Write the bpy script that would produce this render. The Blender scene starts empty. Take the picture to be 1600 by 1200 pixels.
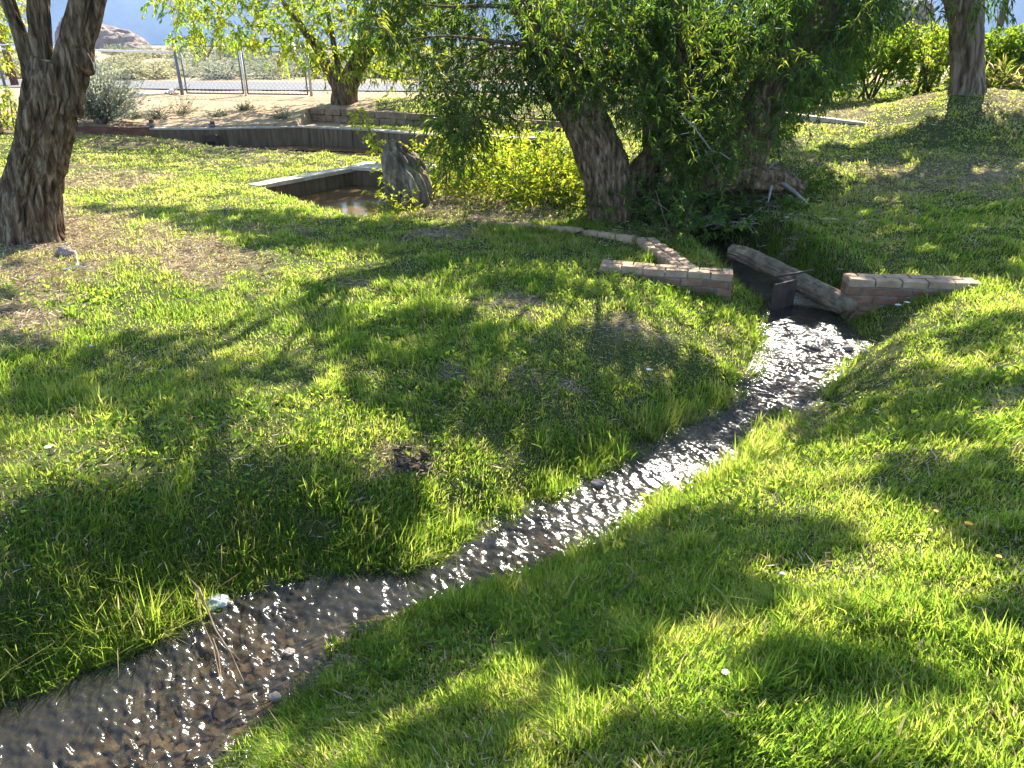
import bpy, math, random
import numpy as np
rng = np.random.default_rng(7)
random.seed(7)
S = bpy.context.scene
COL = S.collection

# ------------------------------------------------------------------ camera, sky, sun, exposure
CAM_H, PITCH, F = 1.6, math.radians(24.6), 1155.6          # F: focal length in photo pixels (1600 wide)
cam = bpy.data.cameras.new("camera")
cam.lens, cam.sensor_width, cam.clip_start, cam.clip_end = 26.0, 36.0, 0.05, 60000
camo = bpy.data.objects.new("camera", cam)
camo.location = (0, 0, CAM_H)
camo.rotation_euler = (math.pi / 2 - PITCH, 0, 0)
COL.objects.link(camo)
S.camera = camo

SUN_EL, SUN_AZ = math.radians(40.0), math.radians(21.0)     # azimuth measured from +Y towards +X
w = bpy.data.worlds.new("World")
S.world = w
w.use_nodes = True
nt = w.node_tree
sky = nt.nodes.new("ShaderNodeTexSky")
sky.sky_type = 'NISHITA'
sky.sun_disc = False
sky.sun_elevation = SUN_EL
sky.sun_rotation = SUN_AZ
sky.altitude = 1200
nt.links.new(sky.outputs[0], nt.nodes["Background"].inputs[0])
nt.nodes["Background"].inputs[1].default_value = 0.112

sl = bpy.data.lights.new("sun", 'SUN')
sl.energy, sl.angle, sl.color = 5.0, math.radians(0.53), (1.0, 0.93, 0.80)
so = bpy.data.objects.new("sun", sl)
so.rotation_euler = (math.pi / 2 - SUN_EL, 0, math.pi - SUN_AZ)
so.location = (8, 20, 20)
COL.objects.link(so)
SUNV = np.array([math.sin(SUN_AZ) * math.cos(SUN_EL), math.cos(SUN_AZ) * math.cos(SUN_EL), math.sin(SUN_EL)])

S.view_settings.view_transform = 'Standard'
S.view_settings.look = 'None'
S.view_settings.gamma = 1.0
S.view_settings.use_curve_mapping = False
S.view_settings.exposure = 2.25
S.cycles.use_denoising = True
S.cycles.max_bounces = 8
S.cycles.transparent_max_bounces = 8
S.cycles.sample_clamp_indirect = 4.0
S.cycles.caustics_reflective = False
S.cycles.caustics_refractive = False

# ------------------------------------------------------------------ photo pixel -> world point
SP, CP = math.sin(PITCH), math.cos(PITCH)

def ray(px, py):
    a, b = (px - 800) / F, (600 - py) / F
    return np.array([a, CP + b * SP, -SP + b * CP])

def onz(px, py, z):
    d = ray(px, py)
    t = (z - CAM_H) / d[2]
    return np.array([d[0] * t, d[1] * t, z])

def aty(px, py, Y):
    d = ray(px, py)
    t = Y / d[1]
    return np.array([d[0] * t, Y, CAM_H + d[2] * t])

def project(P):
    x, y, z = P[..., 0], P[..., 1], P[..., 2] - CAM_H
    dep = np.maximum(y * CP - z * SP, 0.05)
    up = y * SP + z * CP
    return 800 + F * x / dep, 600 - F * up / dep

# ------------------------------------------------------------------ noise and polygon tools (numpy)
def _h(i, j, k, seed):
    n = (i * 374761393 + j * 668265263 + k * 2147483647 + seed * 974634541) & 0xFFFFFFFF
    n = ((n ^ (n >> 13)) * 1274126177) & 0xFFFFFFFF
    return ((n ^ (n >> 16)) & 0xFFFF) / 65535.0

def vnoise(x, y, z=None, seed=0):
    x = np.asarray(x, float); y = np.asarray(y, float)
    z = np.zeros_like(x) if z is None else np.asarray(z, float)
    i, j, k = np.floor(x).astype(np.int64), np.floor(y).astype(np.int64), np.floor(z).astype(np.int64)
    u, v, q = x - i, y - j, z - k
    u, v, q = u * u * (3 - 2 * u), v * v * (3 - 2 * v), q * q * (3 - 2 * q)
    def L(a, b, t): return a + (b - a) * t
    c0 = L(L(_h(i, j, k, seed), _h(i + 1, j, k, seed), u), L(_h(i, j + 1, k, seed), _h(i + 1, j + 1, k, seed), u), v)
    c1 = L(L(_h(i, j, k + 1, seed), _h(i + 1, j, k + 1, seed), u), L(_h(i, j + 1, k + 1, seed), _h(i + 1, j + 1, k + 1, seed), u), v)
    return L(c0, c1, q)

def fbm(x, y, z=None, seed=0, oct=4):
    s, a, t = 0, 0.5, 0
    for o in range(oct):
        f = 2 ** o
        s = s + a * vnoise(np.asarray(x) * f, np.asarray(y) * f, None if z is None else np.asarray(z) * f, seed + o * 17)
        t += a
        a *= 0.5
    return s / t

def smooth(e0, e1, x):
    t = np.clip((x - e0) / (e1 - e0), 0, 1)
    return t * t * (3 - 2 * t)

def inpoly(X, Y, poly):
    c = np.zeros(np.shape(X), bool)
    n = len(poly)
    for a in range(n):
        x0, y0 = poly[a][:2]; x1, y1 = poly[(a + 1) % n][:2]
        if y0 == y1: continue
        m = ((y0 > Y) != (y1 > Y)) & (X < (x1 - x0) * (Y - y0) / (y1 - y0) + x0)
        c ^= m
    return c

def polydist(X, Y, poly):
    """signed distance, negative inside"""
    d = np.full(np.shape(X), 1e9)
    n = len(poly)
    for a in range(n):
        x0, y0 = poly[a][:2]; x1, y1 = poly[(a + 1) % n][:2]
        dx, dy = x1 - x0, y1 - y0
        L = dx * dx + dy * dy + 1e-12
        t = np.clip(((X - x0) * dx + (Y - y0) * dy) / L, 0, 1)
        d = np.minimum(d, np.hypot(X - x0 - t * dx, Y - y0 - t * dy))
    return np.where(inpoly(X, Y, poly), -d, d)

# ------------------------------------------------------------------ mesh tools
class MB:
    """collects shapes; build() links them as ONE mesh object"""
    def __init__(s): s.v, s.f, s.n, s.mi, s.at = [], [], 0, [], []
    def add(s, v, f, m=0, at=None):
        v = np.asarray(v, float)
        s.v.append(v)
        for q in f: s.f.append([i + s.n for i in q])
        s.mi += [m] * len(f)
        s.n += len(v)
    def box(s, c, size, rz=0.0, m=0, jit=0.0, rx=0.0):
        hx, hy, hz = [q / 2 for q in size]
        bev = min(hx, hy, hz) * 0.18
        v = []
        for sx in (-1, 1):
            for sy in (-1, 1):
                for sz in (-1, 1):
                    p = [sx * hx, sy * hy, sz * hz]
                    for ax in range(3):
                        q = list(p)
                        for o in range(3):
                            if o != ax: q[o] -= math.copysign(bev, q[o])
                        v.append(q)
        v = np.array(v) + (rng.normal(0, jit, (24, 3)) if jit else 0)
        idx = lambda sx, sy, sz, ax: (((sx > 0) * 2 + (sy > 0)) * 2 + (sz > 0)) * 3 + ax
        f = []
        for ax in range(3):
            for sg in (-1, 1):
                o1, o2 = [q for q in range(3) if q != ax]
                ring = []
                for a, b in ((-1, -1), (1, -1), (1, 1), (-1, 1)):
                    sgn = [0, 0, 0]; sgn[ax] = sg; sgn[o1] = a; sgn[o2] = b
                    ring.append(idx(*sgn, ax))
                if (sg > 0) == (ax == 1): ring.reverse()
                f.append(ring)
        for ax in range(3):
            o1, o2 = [q for q in range(3) if q != ax]
            for a in (-1, 1):
                for b in (-1, 1):
                    q = []
                    for e in (-1, 1):
                        sgn = [0, 0, 0]; sgn[ax] = e; sgn[o1] = a; sgn[o2] = b
                        q.append((idx(*sgn, o1), idx(*sgn, o2)))
                    f.append([q[0][0], q[1][0], q[1][1], q[0][1]])
        for c8 in range(8): f.append([c8 * 3, c8 * 3 + 1, c8 * 3 + 2])
        if rx:
            ca, sa = math.cos(rx), math.sin(rx)
            v = np.c_[v[:, 0], v[:, 1] * ca - v[:, 2] * sa, v[:, 1] * sa + v[:, 2] * ca]
        ca, sa = math.cos(rz), math.sin(rz)
        v = np.c_[v[:, 0] * ca - v[:, 1] * sa, v[:, 0] * sa + v[:, 1] * ca, v[:, 2]] + np.asarray(c)
        s.add(v, f, m)
    def tube(s, pts, rad, seg=8, m=0, cap=True):
        v, f = tube_geo(pts, rad, seg, cap)
        s.add(v, f, m)
    def build(s, name, mats, parent=None, smoothf=False):
        V = np.concatenate(s.v)
        me = bpy.data.meshes.new(name)
        o = bpy.data.objects.new(name, me)
        off = np.zeros(3)
        if parent is not None: off = np.array(parent.location)
        me.from_pydata((V - off).tolist(), [], s.f)
        for mt in (mats if isinstance(mats, (list, tuple)) else [mats]): me.materials.append(mt)
        if any(s.mi): me.polygons.foreach_set('material_index', s.mi)
        if smoothf: me.polygons.foreach_set('use_smooth', [True] * len(s.f))
        me.update()
        COL.objects.link(o)
        if parent is not None: o.parent = parent
        return o

def resample(pts, rad, n):
    pts = np.asarray(pts, float); rad = np.asarray(rad, float)
    d = np.r_[0, np.cumsum(np.linalg.norm(np.diff(pts, axis=0), axis=1))]
    t = np.linspace(0, d[-1], n)
    # Catmull-Rom like smoothing through dense linear + box filter
    P = np.c_[[np.interp(t, d, pts[:, k]) for k in range(3)]].T
    R = np.interp(t, d, rad)
    k = max(1, n // (2 * len(pts)))
    if k > 1:
        pad = np.r_[[P[0]] * k, P, [P[-1]] * k]
        ker = np.ones(2 * k + 1) / (2 * k + 1)
        Q = np.c_[[np.convolve(pad[:, c], ker, 'valid') for c in range(3)]].T
        Q[0], Q[-1] = P[0], P[-1]
        wgt = np.minimum(1, np.minimum(np.arange(n), np.arange(n)[::-1]) / k)[:, None]
        P = P * (1 - wgt) + Q * wgt
        R = np.convolve(np.r_[[R[0]] * k, R, [R[-1]] * k], ker, 'valid')
    return P, R, t

def frames(P):
    T = np.gradient(P, axis=0)
    T /= np.linalg.norm(T, axis=1)[:, None] + 1e-9
    N = np.zeros_like(P)
    a = np.cross(T[0], [0.3, 0.9, 0.2]); N[0] = a / np.linalg.norm(a)
    for i in range(1, len(P)):
        n = N[i - 1] - T[i] * (N[i - 1] @ T[i])
        N[i] = n / (np.linalg.norm(n) + 1e-9)
    return T, N, np.cross(T, N)

def tube_geo(pts, rad, seg=8, cap=True):
    P = np.asarray(pts, float)
    R = np.broadcast_to(np.asarray(rad, float), (len(P),))
    T, N, B = frames(P)
    th = np.linspace(0, 2 * math.pi, seg, endpoint=False)
    V = P[:, None] + R[:, None, None] * (np.cos(th)[None, :, None] * N[:, None] + np.sin(th)[None, :, None] * B[:, None])
    f = tube_faces(len(P), seg)
    if cap:
        f.append(list(range(seg))[::-1]); f.append([(len(P) - 1) * seg + i for i in range(seg)])
    return V.reshape(-1, 3), f

def tube_faces(n, seg):
    f = []
    for i in range(n - 1):
        a, b = i * seg, (i + 1) * seg
        for j in range(seg):
            k = (j + 1) % seg
            f.append([a + j, a + k, b + k, b + j])
    return f

def bark_tube(mb, pts, rad, seg=64, n=80, amp=0.02, freq=9.0, stretch=5.0, seed=1, lump=0.06, flare=0.0, twist=0.0, m=0):
    """trunk or limb with real furrowed bark"""
    P, R, t = resample(pts, rad, n)
    T, N, B = frames(P)
    th = np.linspace(0, 2 * math.pi, seg, endpoint=False)
    TH, TT = np.meshgrid(th, t)
    R2 = R[:, None] * np.ones_like(TH)
    if flare:
        R2 = R2 * (1 + flare * np.exp(-TT / (2.0 * R[0])) * (0.6 + 0.7 * np.maximum(0, np.sin(TH * 5 + seed)) ** 2))
    R2 = R2 * (1 + lump * 2 * (fbm(np.cos(TH) * 1.3 + 7, np.sin(TH) * 1.3 + 3, TT * 1.6, seed + 5, 3) - 0.5) * 2)
    a = TH + twist * TT
    wx = (fbm(np.cos(a) * 2.2, np.sin(a) * 2.2, TT * 2.5, seed + 9, 3) - 0.5) * 2.2
    rr = R.mean()
    cx, cy, cz = np.cos(a) * rr * freq + wx, np.sin(a) * rr * freq + wx * 0.7, TT * freq / stretch
    d1 = np.abs(2 * vnoise(cx, cy, cz, seed) - 1); d2 = np.abs(2 * vnoise(cx * 1.9 + 9, cy * 1.9, cz * 1.7, seed + 3) - 1)
    n1 = np.exp(-(d1 / 0.20) ** 2); n2 = np.exp(-(d2 / 0.22) ** 2)
    n3 = fbm(cx * 5, cy * 5, cz * 5, seed + 8, 2)
    R2 = R2 + amp * (-1.0 * n1 - 0.55 * n2 + 0.35 * (n3 - 0.5))
    V = P[:, None] + R2[..., None] * (np.cos(TH)[..., None] * N[:, None] + np.sin(TH)[..., None] * B[:, None])
    f = tube_faces(n, seg)
    f.append([(n - 1) * seg + i for i in range(seg)])
    mb.add(V.reshape(-1, 3), f, m)

def fast_mesh(name, V, quads, tris, mats, attrs=None, mat_q=None, mat_t=None, parent=None, smoothf=False):
    """numpy arrays straight into one mesh"""
    me = bpy.data.meshes.new(name)
    o = bpy.data.objects.new(name, me)
    if parent is not None: V = V - np.array(parent.location)
    me.vertices.add(len(V)); me.vertices.foreach_set('co', np.ascontiguousarray(V, np.float32).ravel())
    nq = 0 if quads is None else len(quads)
    ntr = 0 if tris is None else len(tris)
    lv = np.concatenate([q.ravel() for q in (quads, tris) if q is not None and len(q)]).astype(np.int32)
    me.loops.add(len(lv)); me.loops.foreach_set('vertex_index', lv)
    me.polygons.add(nq + ntr)
    st = np.r_[np.arange(nq) * 4, nq * 4 + np.arange(ntr) * 3].astype(np.int32)
    me.polygons.foreach_set('loop_start', st)
    if mat_q is not None or mat_t is not None:
        mi = np.r_[mat_q if mat_q is not None else np.zeros(nq), mat_t if mat_t is not None else np.zeros(ntr)].astype(np.int32)
        me.polygons.foreach_set('material_index', mi)
    if smoothf: me.polygons.foreach_set('use_smooth', np.ones(nq + ntr, bool))
    for mt in (mats if isinstance(mats, (list, tuple)) else [mats]): me.materials.append(mt)
    for k, val in (attrs or {}).items():
        at = me.attributes.new(k, 'FLOAT', 'POINT')
        at.data.foreach_set('value', np.ascontiguousarray(val, np.float32))
    me.update(calc_edges=True)
    COL.objects.link(o)
    if parent is not None: o.parent = parent
    return o

def tag(o, label=None, cat=None, group=None, kind=None):
    if label: o['label'] = label
    if cat: o['category'] = cat
    if group: o['group'] = group
    if kind: o['kind'] = kind
    return o

def thing(name, label, cat, loc=(0, 0, 0), group=None):
    o = bpy.data.objects.new(name, None)
    o.empty_display_size = 0.2
    o.location = [float(q) for q in loc]
    COL.objects.link(o)
    return tag(o, label, cat, group)

# ------------------------------------------------------------------ materials
def mat(name):
    m = bpy.data.materials.new(name)
    m.use_nodes = True
    t = m.node_tree
    return m, t, t.nodes["Principled BSDF"], t.nodes["Material Output"]

def ramp(t, fac, stops):
    r = t.nodes.new("ShaderNodeValToRGB")
    e = r.color_ramp.elements
    while len(e) < len(stops): e.new(0.5)
    for el, (p, c) in zip(e, stops):
        el.position = p; el.color = (*c, 1)
    if fac is not None: t.links.new(fac, r.inputs[0])
    return r

def noise(t, scale, detail=5, rough=0.6, sc=(1, 1, 1), dist=0.0, obj=False):
    tc = t.nodes.new("ShaderNodeTexCoord")
    mp = t.nodes.new("ShaderNodeMapping")
    mp.inputs['Scale'].default_value = sc
    t.links.new(tc.outputs['Object'], mp.inputs[0])
    n = t.nodes.new("ShaderNodeTexNoise")
    n.inputs['Scale'].default_value = scale
    n.inputs['Detail'].default_value = detail
    n.inputs['Roughness'].default_value = rough
    n.inputs['Distortion'].default_value = dist
    t.links.new(mp.outputs[0], n.inputs['Vector'])
    return n

def surf(name, stops, scale=6, rough=0.85, bump=0.3, bscale=40, sc=(1, 1, 1), bdist=0.01, spec=0.3, metal=0.0, detail=6):
    m, t, b, o = mat(name)
    n = noise(t, scale, detail, 0.65, sc)
    r = ramp(t, n.outputs[0], stops)
    t.links.new(r.outputs[0], b.inputs['Base Color'])
    b.inputs['Roughness'].default_value = rough
    b.inputs['Metallic'].default_value = metal
    b.inputs['Specular IOR Level'].default_value = spec
    if bump:
        n2 = noise(t, bscale, 6, 0.7, sc)
        bp = t.nodes.new("ShaderNodeBump")
        bp.inputs['Strength'].default_value = bump
        bp.inputs['Distance'].default_value = bdist
        t.links.new(n2.outputs[0], bp.inputs['Height'])
        t.links.new(bp.outputs[0], b.inputs['Normal'])
    return m

def leafmat(name, stops, trans, gloss=0.35, tfac=0.5):
    """two-sided leaf: diffuse + light passing through; colour by the leaf's own 'tint'"""
    m, t, b, o = mat(name)
    a = t.nodes.new("ShaderNodeAttribute"); a.attribute_name = 'tint'
    r = ramp(t, a.outputs['Fac'], stops)
    r2 = ramp(t, a.outputs['Fac'], trans)
    t.links.new(r.outputs[0], b.inputs['Base Color'])
    b.inputs['Roughness'].default_value = gloss
    b.inputs['Specular IOR Level'].default_value = 0.12
    tr = t.nodes.new("ShaderNodeBsdfTranslucent")
    t.links.new(r2.outputs[0], tr.inputs[0])
    mx = t.nodes.new("ShaderNodeMixShader")
    mx.inputs[0].default_value = tfac
    t.links.new(b.outputs[0], mx.inputs[1]); t.links.new(tr.outputs[0], mx.inputs[2])
    t.links.new(mx.outputs[0], o.inputs[0])
    return m

M = {}
M['grass'] = leafmat('grass_blades',
    [(0, (0.040, 0.082, 0.018)), (0.4, (0.085, 0.145, 0.026)), (0.7, (0.165, 0.20, 0.045)), (0.88, (0.30, 0.27, 0.12)), (1, (0.42, 0.34, 0.20))],
    [(0, (0.20, 0.36, 0.03)), (0.4, (0.38, 0.54, 0.05)), (0.7, (0.60, 0.66, 0.09)), (0.88, (0.62, 0.52, 0.2)), (1, (0.55, 0.44, 0.24))], 0.45, 0.58)
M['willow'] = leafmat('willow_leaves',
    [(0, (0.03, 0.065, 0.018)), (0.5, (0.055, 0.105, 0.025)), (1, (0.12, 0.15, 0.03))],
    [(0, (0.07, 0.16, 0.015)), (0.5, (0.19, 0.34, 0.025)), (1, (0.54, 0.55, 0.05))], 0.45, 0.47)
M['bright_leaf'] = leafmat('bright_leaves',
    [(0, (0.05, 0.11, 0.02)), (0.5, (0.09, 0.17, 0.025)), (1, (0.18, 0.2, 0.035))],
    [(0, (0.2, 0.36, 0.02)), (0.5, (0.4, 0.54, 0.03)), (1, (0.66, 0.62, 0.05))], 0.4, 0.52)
M['sage'] = leafmat('sage_leaves',
    [(0, (0.16, 0.18, 0.13)), (0.5, (0.27, 0.285, 0.205)), (1, (0.40, 0.37, 0.22))],
    [(0, (0.24, 0.28, 0.16)), (0.5, (0.4, 0.42, 0.24)), (1, (0.56, 0.5, 0.24))], 0.7, 0.4)
M['silver_sage'] = leafmat('silver_sage_leaves', [(0, (0.27, 0.30, 0.235)), (0.5, (0.38, 0.40, 0.32)), (1, (0.48, 0.47, 0.34))], [(0, (0.36, 0.42, 0.28)), (1, (0.6, 0.6, 0.4))], 0.7, 0.45)
M['bark'] = surf('grey_brown_bark', [(0.32, (0.030, 0.019, 0.011)), (0.5, (0.125, 0.085, 0.050)), (0.66, (0.31, 0.225, 0.14))], 24, 0.95, 1.0, 60, (1, 1, 0.10), 0.02, 0.1, detail=4)
M['willow_bark'] = surf('willow_bark', [(0.32, (0.032, 0.021, 0.012)), (0.5, (0.135, 0.09, 0.052)), (0.68, (0.33, 0.225, 0.135))], 20, 0.95, 1.0, 55, (1, 1, 0.14), 0.02, 0.1, detail=4)
M['pale_bark'] = surf('pale_stripped_bark', [(0.32, (0.05, 0.034, 0.022)), (0.5, (0.155, 0.112, 0.076)), (0.66, (0.30, 0.23, 0.165))], 13, 0.95, 1.0, 45, (1, 1, 0.09), 0.025, 0.1, detail=4)
M['twig'] = surf('twig_bark', [(0.3, (0.07, 0.05, 0.03)), (0.7, (0.16, 0.125, 0.08))], 12, 0.9, 0)
M['deadwood'] = surf('grey_dead_wood', [(0.3, (0.13, 0.105, 0.085)), (0.5, (0.24, 0.21, 0.175)), (0.7, (0.36, 0.32, 0.27))], 9, 0.9, 0.6, 50, (1, 1, 0.3))
M['log_wood'] = surf('weathered_log_wood', [(0.3, (0.06, 0.042, 0.026)), (0.5, (0.16, 0.115, 0.072)), (0.7, (0.30, 0.225, 0.145))], 9, 0.9, 0.6, 50, (1, 1, 1))
M['stump'] = surf('weathered_stump_wood', [(0.3, (0.045, 0.033, 0.022)), (0.5, (0.16, 0.125, 0.08)), (0.68, (0.42, 0.345, 0.24))], 7, 0.9, 0.9, 40, (1, 1, 0.35), 0.015)
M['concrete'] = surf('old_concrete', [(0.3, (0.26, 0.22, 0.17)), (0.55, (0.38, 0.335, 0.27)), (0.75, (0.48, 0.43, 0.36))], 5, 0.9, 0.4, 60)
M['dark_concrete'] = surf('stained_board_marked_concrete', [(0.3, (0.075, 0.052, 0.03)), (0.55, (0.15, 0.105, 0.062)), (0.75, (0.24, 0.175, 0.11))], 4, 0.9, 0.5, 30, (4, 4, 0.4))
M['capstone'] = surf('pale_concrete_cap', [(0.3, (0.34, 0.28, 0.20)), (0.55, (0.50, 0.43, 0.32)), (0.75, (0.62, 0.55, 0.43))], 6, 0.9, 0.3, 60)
M['timber'] = surf('rust_brown_timber', [(0.3, (0.07, 0.032, 0.02)), (0.55, (0.16, 0.07, 0.04)), (0.75, (0.26, 0.13, 0.075))], 5, 0.9, 0.5, 30, (0.4, 3, 3))
M['block'] = surf('tan_wall_block', [(0.3, (0.14, 0.09, 0.05)), (0.55, (0.27, 0.18, 0.11)), (0.75, (0.38, 0.265, 0.165))], 5, 0.95, 0.7, 35)
M['brick'] = surf('red_brick', [(0.25, (0.11, 0.052, 0.030)), (0.5, (0.215, 0.115, 0.068)), (0.75, (0.33, 0.205, 0.13))], 6, 0.9, 0.5, 60)
M['brick_cap'] = surf('worn_tan_brick', [(0.25, (0.19, 0.115, 0.065)), (0.5, (0.33, 0.22, 0.135)), (0.72, (0.47, 0.345, 0.225))], 7, 0.9, 0.4, 60)
M['mortar'] = surf('grey_mortar', [(0.3, (0.13, 0.11, 0.09)), (0.7, (0.24, 0.21, 0.18))], 20, 0.95, 0.3, 80)
M['steel'] = surf('galvanised_steel', [(0.3, (0.30, 0.31, 0.32)), (0.7, (0.46, 0.47, 0.48))], 10, 0.5, 0, metal=0.5)
M['dark_steel'] = surf('dull_dark_steel', [(0.3, (0.10, 0.115, 0.13)), (0.7, (0.19, 0.2, 0.215))], 10, 0.6, 0, metal=0.3)
M['wire'] = surf('pale_wire', [(0.3, (0.45, 0.45, 0.44)), (0.7, (0.6, 0.6, 0.58))], 10, 0.45, 0, metal=0.3)
M['white_pipe'] = surf('white_painted_pipe', [(0.3, (0.62, 0.62, 0.6)), (0.7, (0.75, 0.75, 0.73))], 10, 0.5, 0)
M['asphalt'] = surf('sun_bleached_asphalt', [(0.3, (0.095, 0.092, 0.092)), (0.7, (0.145, 0.142, 0.142))], 3, 0.95, 0.2, 80)
M['rock'] = surf('granite_boulder', [(0.3, (0.14, 0.11, 0.095)), (0.5, (0.25, 0.205, 0.175)), (0.75, (0.38, 0.32, 0.27))], 2.5, 0.95, 0.6, 14, bdist=0.05)
M['far_rock'] = surf('desert_outcrop_rock', [(0.3, (0.13, 0.10, 0.085)), (0.5, (0.23, 0.18, 0.15)), (0.75, (0.34, 0.27, 0.22))], 0.25, 0.95, 0.8, 1.5, bdist=0.4)
M['mountain'] = surf('mountain_rock', [(0.35, (0.16, 0.15, 0.15)), (0.5, (0.28, 0.27, 0.265)), (0.7, (0.42, 0.405, 0.39))], 0.0022, 0.95, 0)
M['cut_wood'] = surf('fresh_cut_wood', [(0.3, (0.42, 0.22, 0.10)), (0.7, (0.62, 0.38, 0.19))], 30, 0.8, 0.2, 80)
M['heartwood'] = surf('dark_heartwood', [(0.3, (0.16, 0.05, 0.02)), (0.7, (0.28, 0.10, 0.04))], 30, 0.8, 0)
M['straw'] = leafmat('dry_straw', [(0, (0.26, 0.19, 0.11)), (0.5, (0.40, 0.31, 0.2)), (1, (0.56, 0.48, 0.36))],
                     [(0, (0.2, 0.14, 0.07)), (1, (0.45, 0.36, 0.22))], 0.8, 0.25)
M['soil'] = surf('dark_turned_soil', [(0.3, (0.05, 0.035, 0.022)), (0.7, (0.13, 0.095, 0.065))], 20, 1.0, 0.8, 60, bdist=0.02)
M['petal'] = surf('orange_petal', [(0.3, (0.75, 0.32, 0.02)), (0.7, (0.85, 0.48, 0.04))], 20, 0.6, 0)
M['white_petal'] = surf('white_fluff', [(0.3, (0.5, 0.5, 0.45)), (0.7, (0.62, 0.62, 0.58))], 20, 0.8, 0)
M['white_panel'] = surf('white_sheet_metal', [(0.3, (0.56, 0.57, 0.58)), (0.7, (0.68, 0.69, 0.7))], 2, 0.5, 0)
M['dark_glass'] = surf('dark_window_glass', [(0.3, (0.03, 0.035, 0.04)), (0.7, (0.05, 0.055, 0.06))], 2, 0.15, 0)
M['wet_stone'] = surf('pale_wet_stone', [(0.3, (0.24, 0.26, 0.28)), (0.7, (0.42, 0.44, 0.45))], 12, 0.25, 0.4, 40, spec=0.6)
M['rubber'] = surf('black_rubber', [(0.3, (0.02, 0.02, 0.02)), (0.7, (0.035, 0.035, 0.035))], 5, 0.9, 0)
M['rust'] = surf('rusted_iron_sheet', [(0.3, (0.03, 0.022, 0.018)), (0.55, (0.075, 0.05, 0.035)), (0.75, (0.14, 0.085, 0.05))], 8, 0.8, 0.4, 40)

# ------------------------------------------------------------------ layout of the stream, pond and basin (world)
ZW0, ZW1 = -0.63, -0.86
def zwat(y): return np.clip(ZW1 + (np.asarray(y) - 2.0) / 4.5 * (ZW0 - ZW1), -0.95, ZW0)
def onwater(px, py):
    z = -0.75
    for _ in range(8):
        p = onz(px, py, z); z = float(zwat(p[1]))
    return onz(px, py, z)
LE = [(1195, 470), (1198, 500), (1204, 540), (1188, 580), (1158, 622), (1075, 662), (1000, 706), (930, 745), (868, 785), (790, 812), (735, 832), (700, 862), (640, 893), (560, 893), (480, 898), (420, 908), (345, 945), (250, 994), (150, 1042), (60, 1080), (0, 1106)]
RE = [(1312, 470), (1318, 500), (1350, 535), (1300, 575), (1284, 605), (1262, 630), (1195, 655), (1162, 690), (1150, 718), (1060, 752), (985, 800), (915, 855), (830, 897), (720, 935), (640, 957), (560, 980), (505, 1015), (470, 1065), (420, 1120), (370, 1165), (345, 1200)]
LEw = [onwater(*p) for p in LE]; REw = [onwater(*p) for p in RE]
UP = [np.array([2.62, 8.2, 0]), np.array([2.2, 9.6, 0])]
leftline = [np.array([2.0, 9.4, 0]), np.array([2.25, 8.0, 0])] + LEw + [LEw[-1] + (-1.2, -0.5, 0), LEw[-1] + (-3.5, -1.6, 0)]
rightline = [np.array([2.6, 9.6, 0]), np.array([2.95, 8.2, 0])] + REw + [REw[-1] + (-0.6, -0.75, 0), REw[-1] + (-2.7, -1.9, 0)]
STREAM = [tuple(p[:2]) for p in leftline] + [tuple(p[:2]) for p in rightline[::-1]]
PZ, BZ = -0.44, -0.50
BASIN = [tuple(onz(px, py, -0.26)[:2]) for px, py in ((400, 289), (552, 260), (640, 260), (650, 300), (600, 325), (560, 336))]
wallL = [onz(px, py, z) for px, py, z in ((100, 199, 0.06), (200, 200, 0.02), (330, 200, -0.02), (470, 197, -0.04), (560, 201, -0.05), (690, 211, -0.06), (860, 216, -0.06))]
POND = [tuple(onz(px, py, -0.24)[:2]) for px, py in ((180, 214), (330, 230), (480, 238), (560, 243), (640, 247), (760, 250), (880, 250))] + [tuple(p[:2] + np.array([0, 0.11])) for p in wallL[::-1][:-1]]

CTRL = [(50, 372, -.10), (0, 430, -.12), (150, 362, -.15), (250, 330, -.27), (430, 420, -.30), (0, 700, -.24), (0, 560, -.2), (200, 600, -.31), (500, 500, -.34),
        (700, 450, -.34), (900, 430, -.32), (600, 600, -.41), (300, 800, -.46), (500, 750, -.50), (800, 600, -.44), (1000, 500, -.41), (0, 900, -.42),
        (0, 222, -.14), (200, 232, -.22), (400, 246, -.25), (600, 256, -.26), (400, 310, -.27), (700, 335, -.30), (560, 345, -.29), (850, 345, -.30), (960, 337, -.28), (150, 290, -.22), (300, 280, -.24),
        (1250, 405, -.36), (1400, 418, -.31), (1540, 436, -.31), (1560, 449, -.27), (1460, 466, -.40), (1380, 478, -.52), (1330, 492, -.58), (1610, 432, -.18), (1400, 300, -.17), (1400, 230, .11), (1300, 200, .24), (1600, 200, .4), (1515, 142, .70), (1600, 150, .69), (1330, 140, .55), (1200, 262, -.06), (1200, 330, -.28), (1400, 165, .48), (1600, 300, -.02),
        (1420, 530, -.42), (1500, 490, -.33), (1340, 640, -.50), (1500, 600, -.22), (1600, 600, -.14), (1400, 700, -.31), (1600, 750, -.07), (1200, 800, -.47), (1300, 900, -.24), (1000, 905, -.58), (1200, 1000, -.22), (1500, 900, -.08), (1600, 1100, .0), (900, 1050, -.50), (800, 1150, -.42), (620, 1130, -.62), (1100, 1150, -.16), (1400, 1190, .0)]
CW = [onz(*c) for c in CTRL] + [np.array(q, float) for q in ((0, 0, 0), (2, 0, .05), (.5, -3, 0), (-6, 3, -.25), (-8, 8, -.1), (-10, 14, -.05), (10, 6, .15), (10, 10, .45), (12, 14, .75), (14, 18, .7), (-3, -3, -.3), (5, -3, .1), (7, 3, .1))]
for p in LEw[3:-1:2] + REw[3:-1:2]: CW.append(p + np.array([0, 0, 0.06]))
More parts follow.
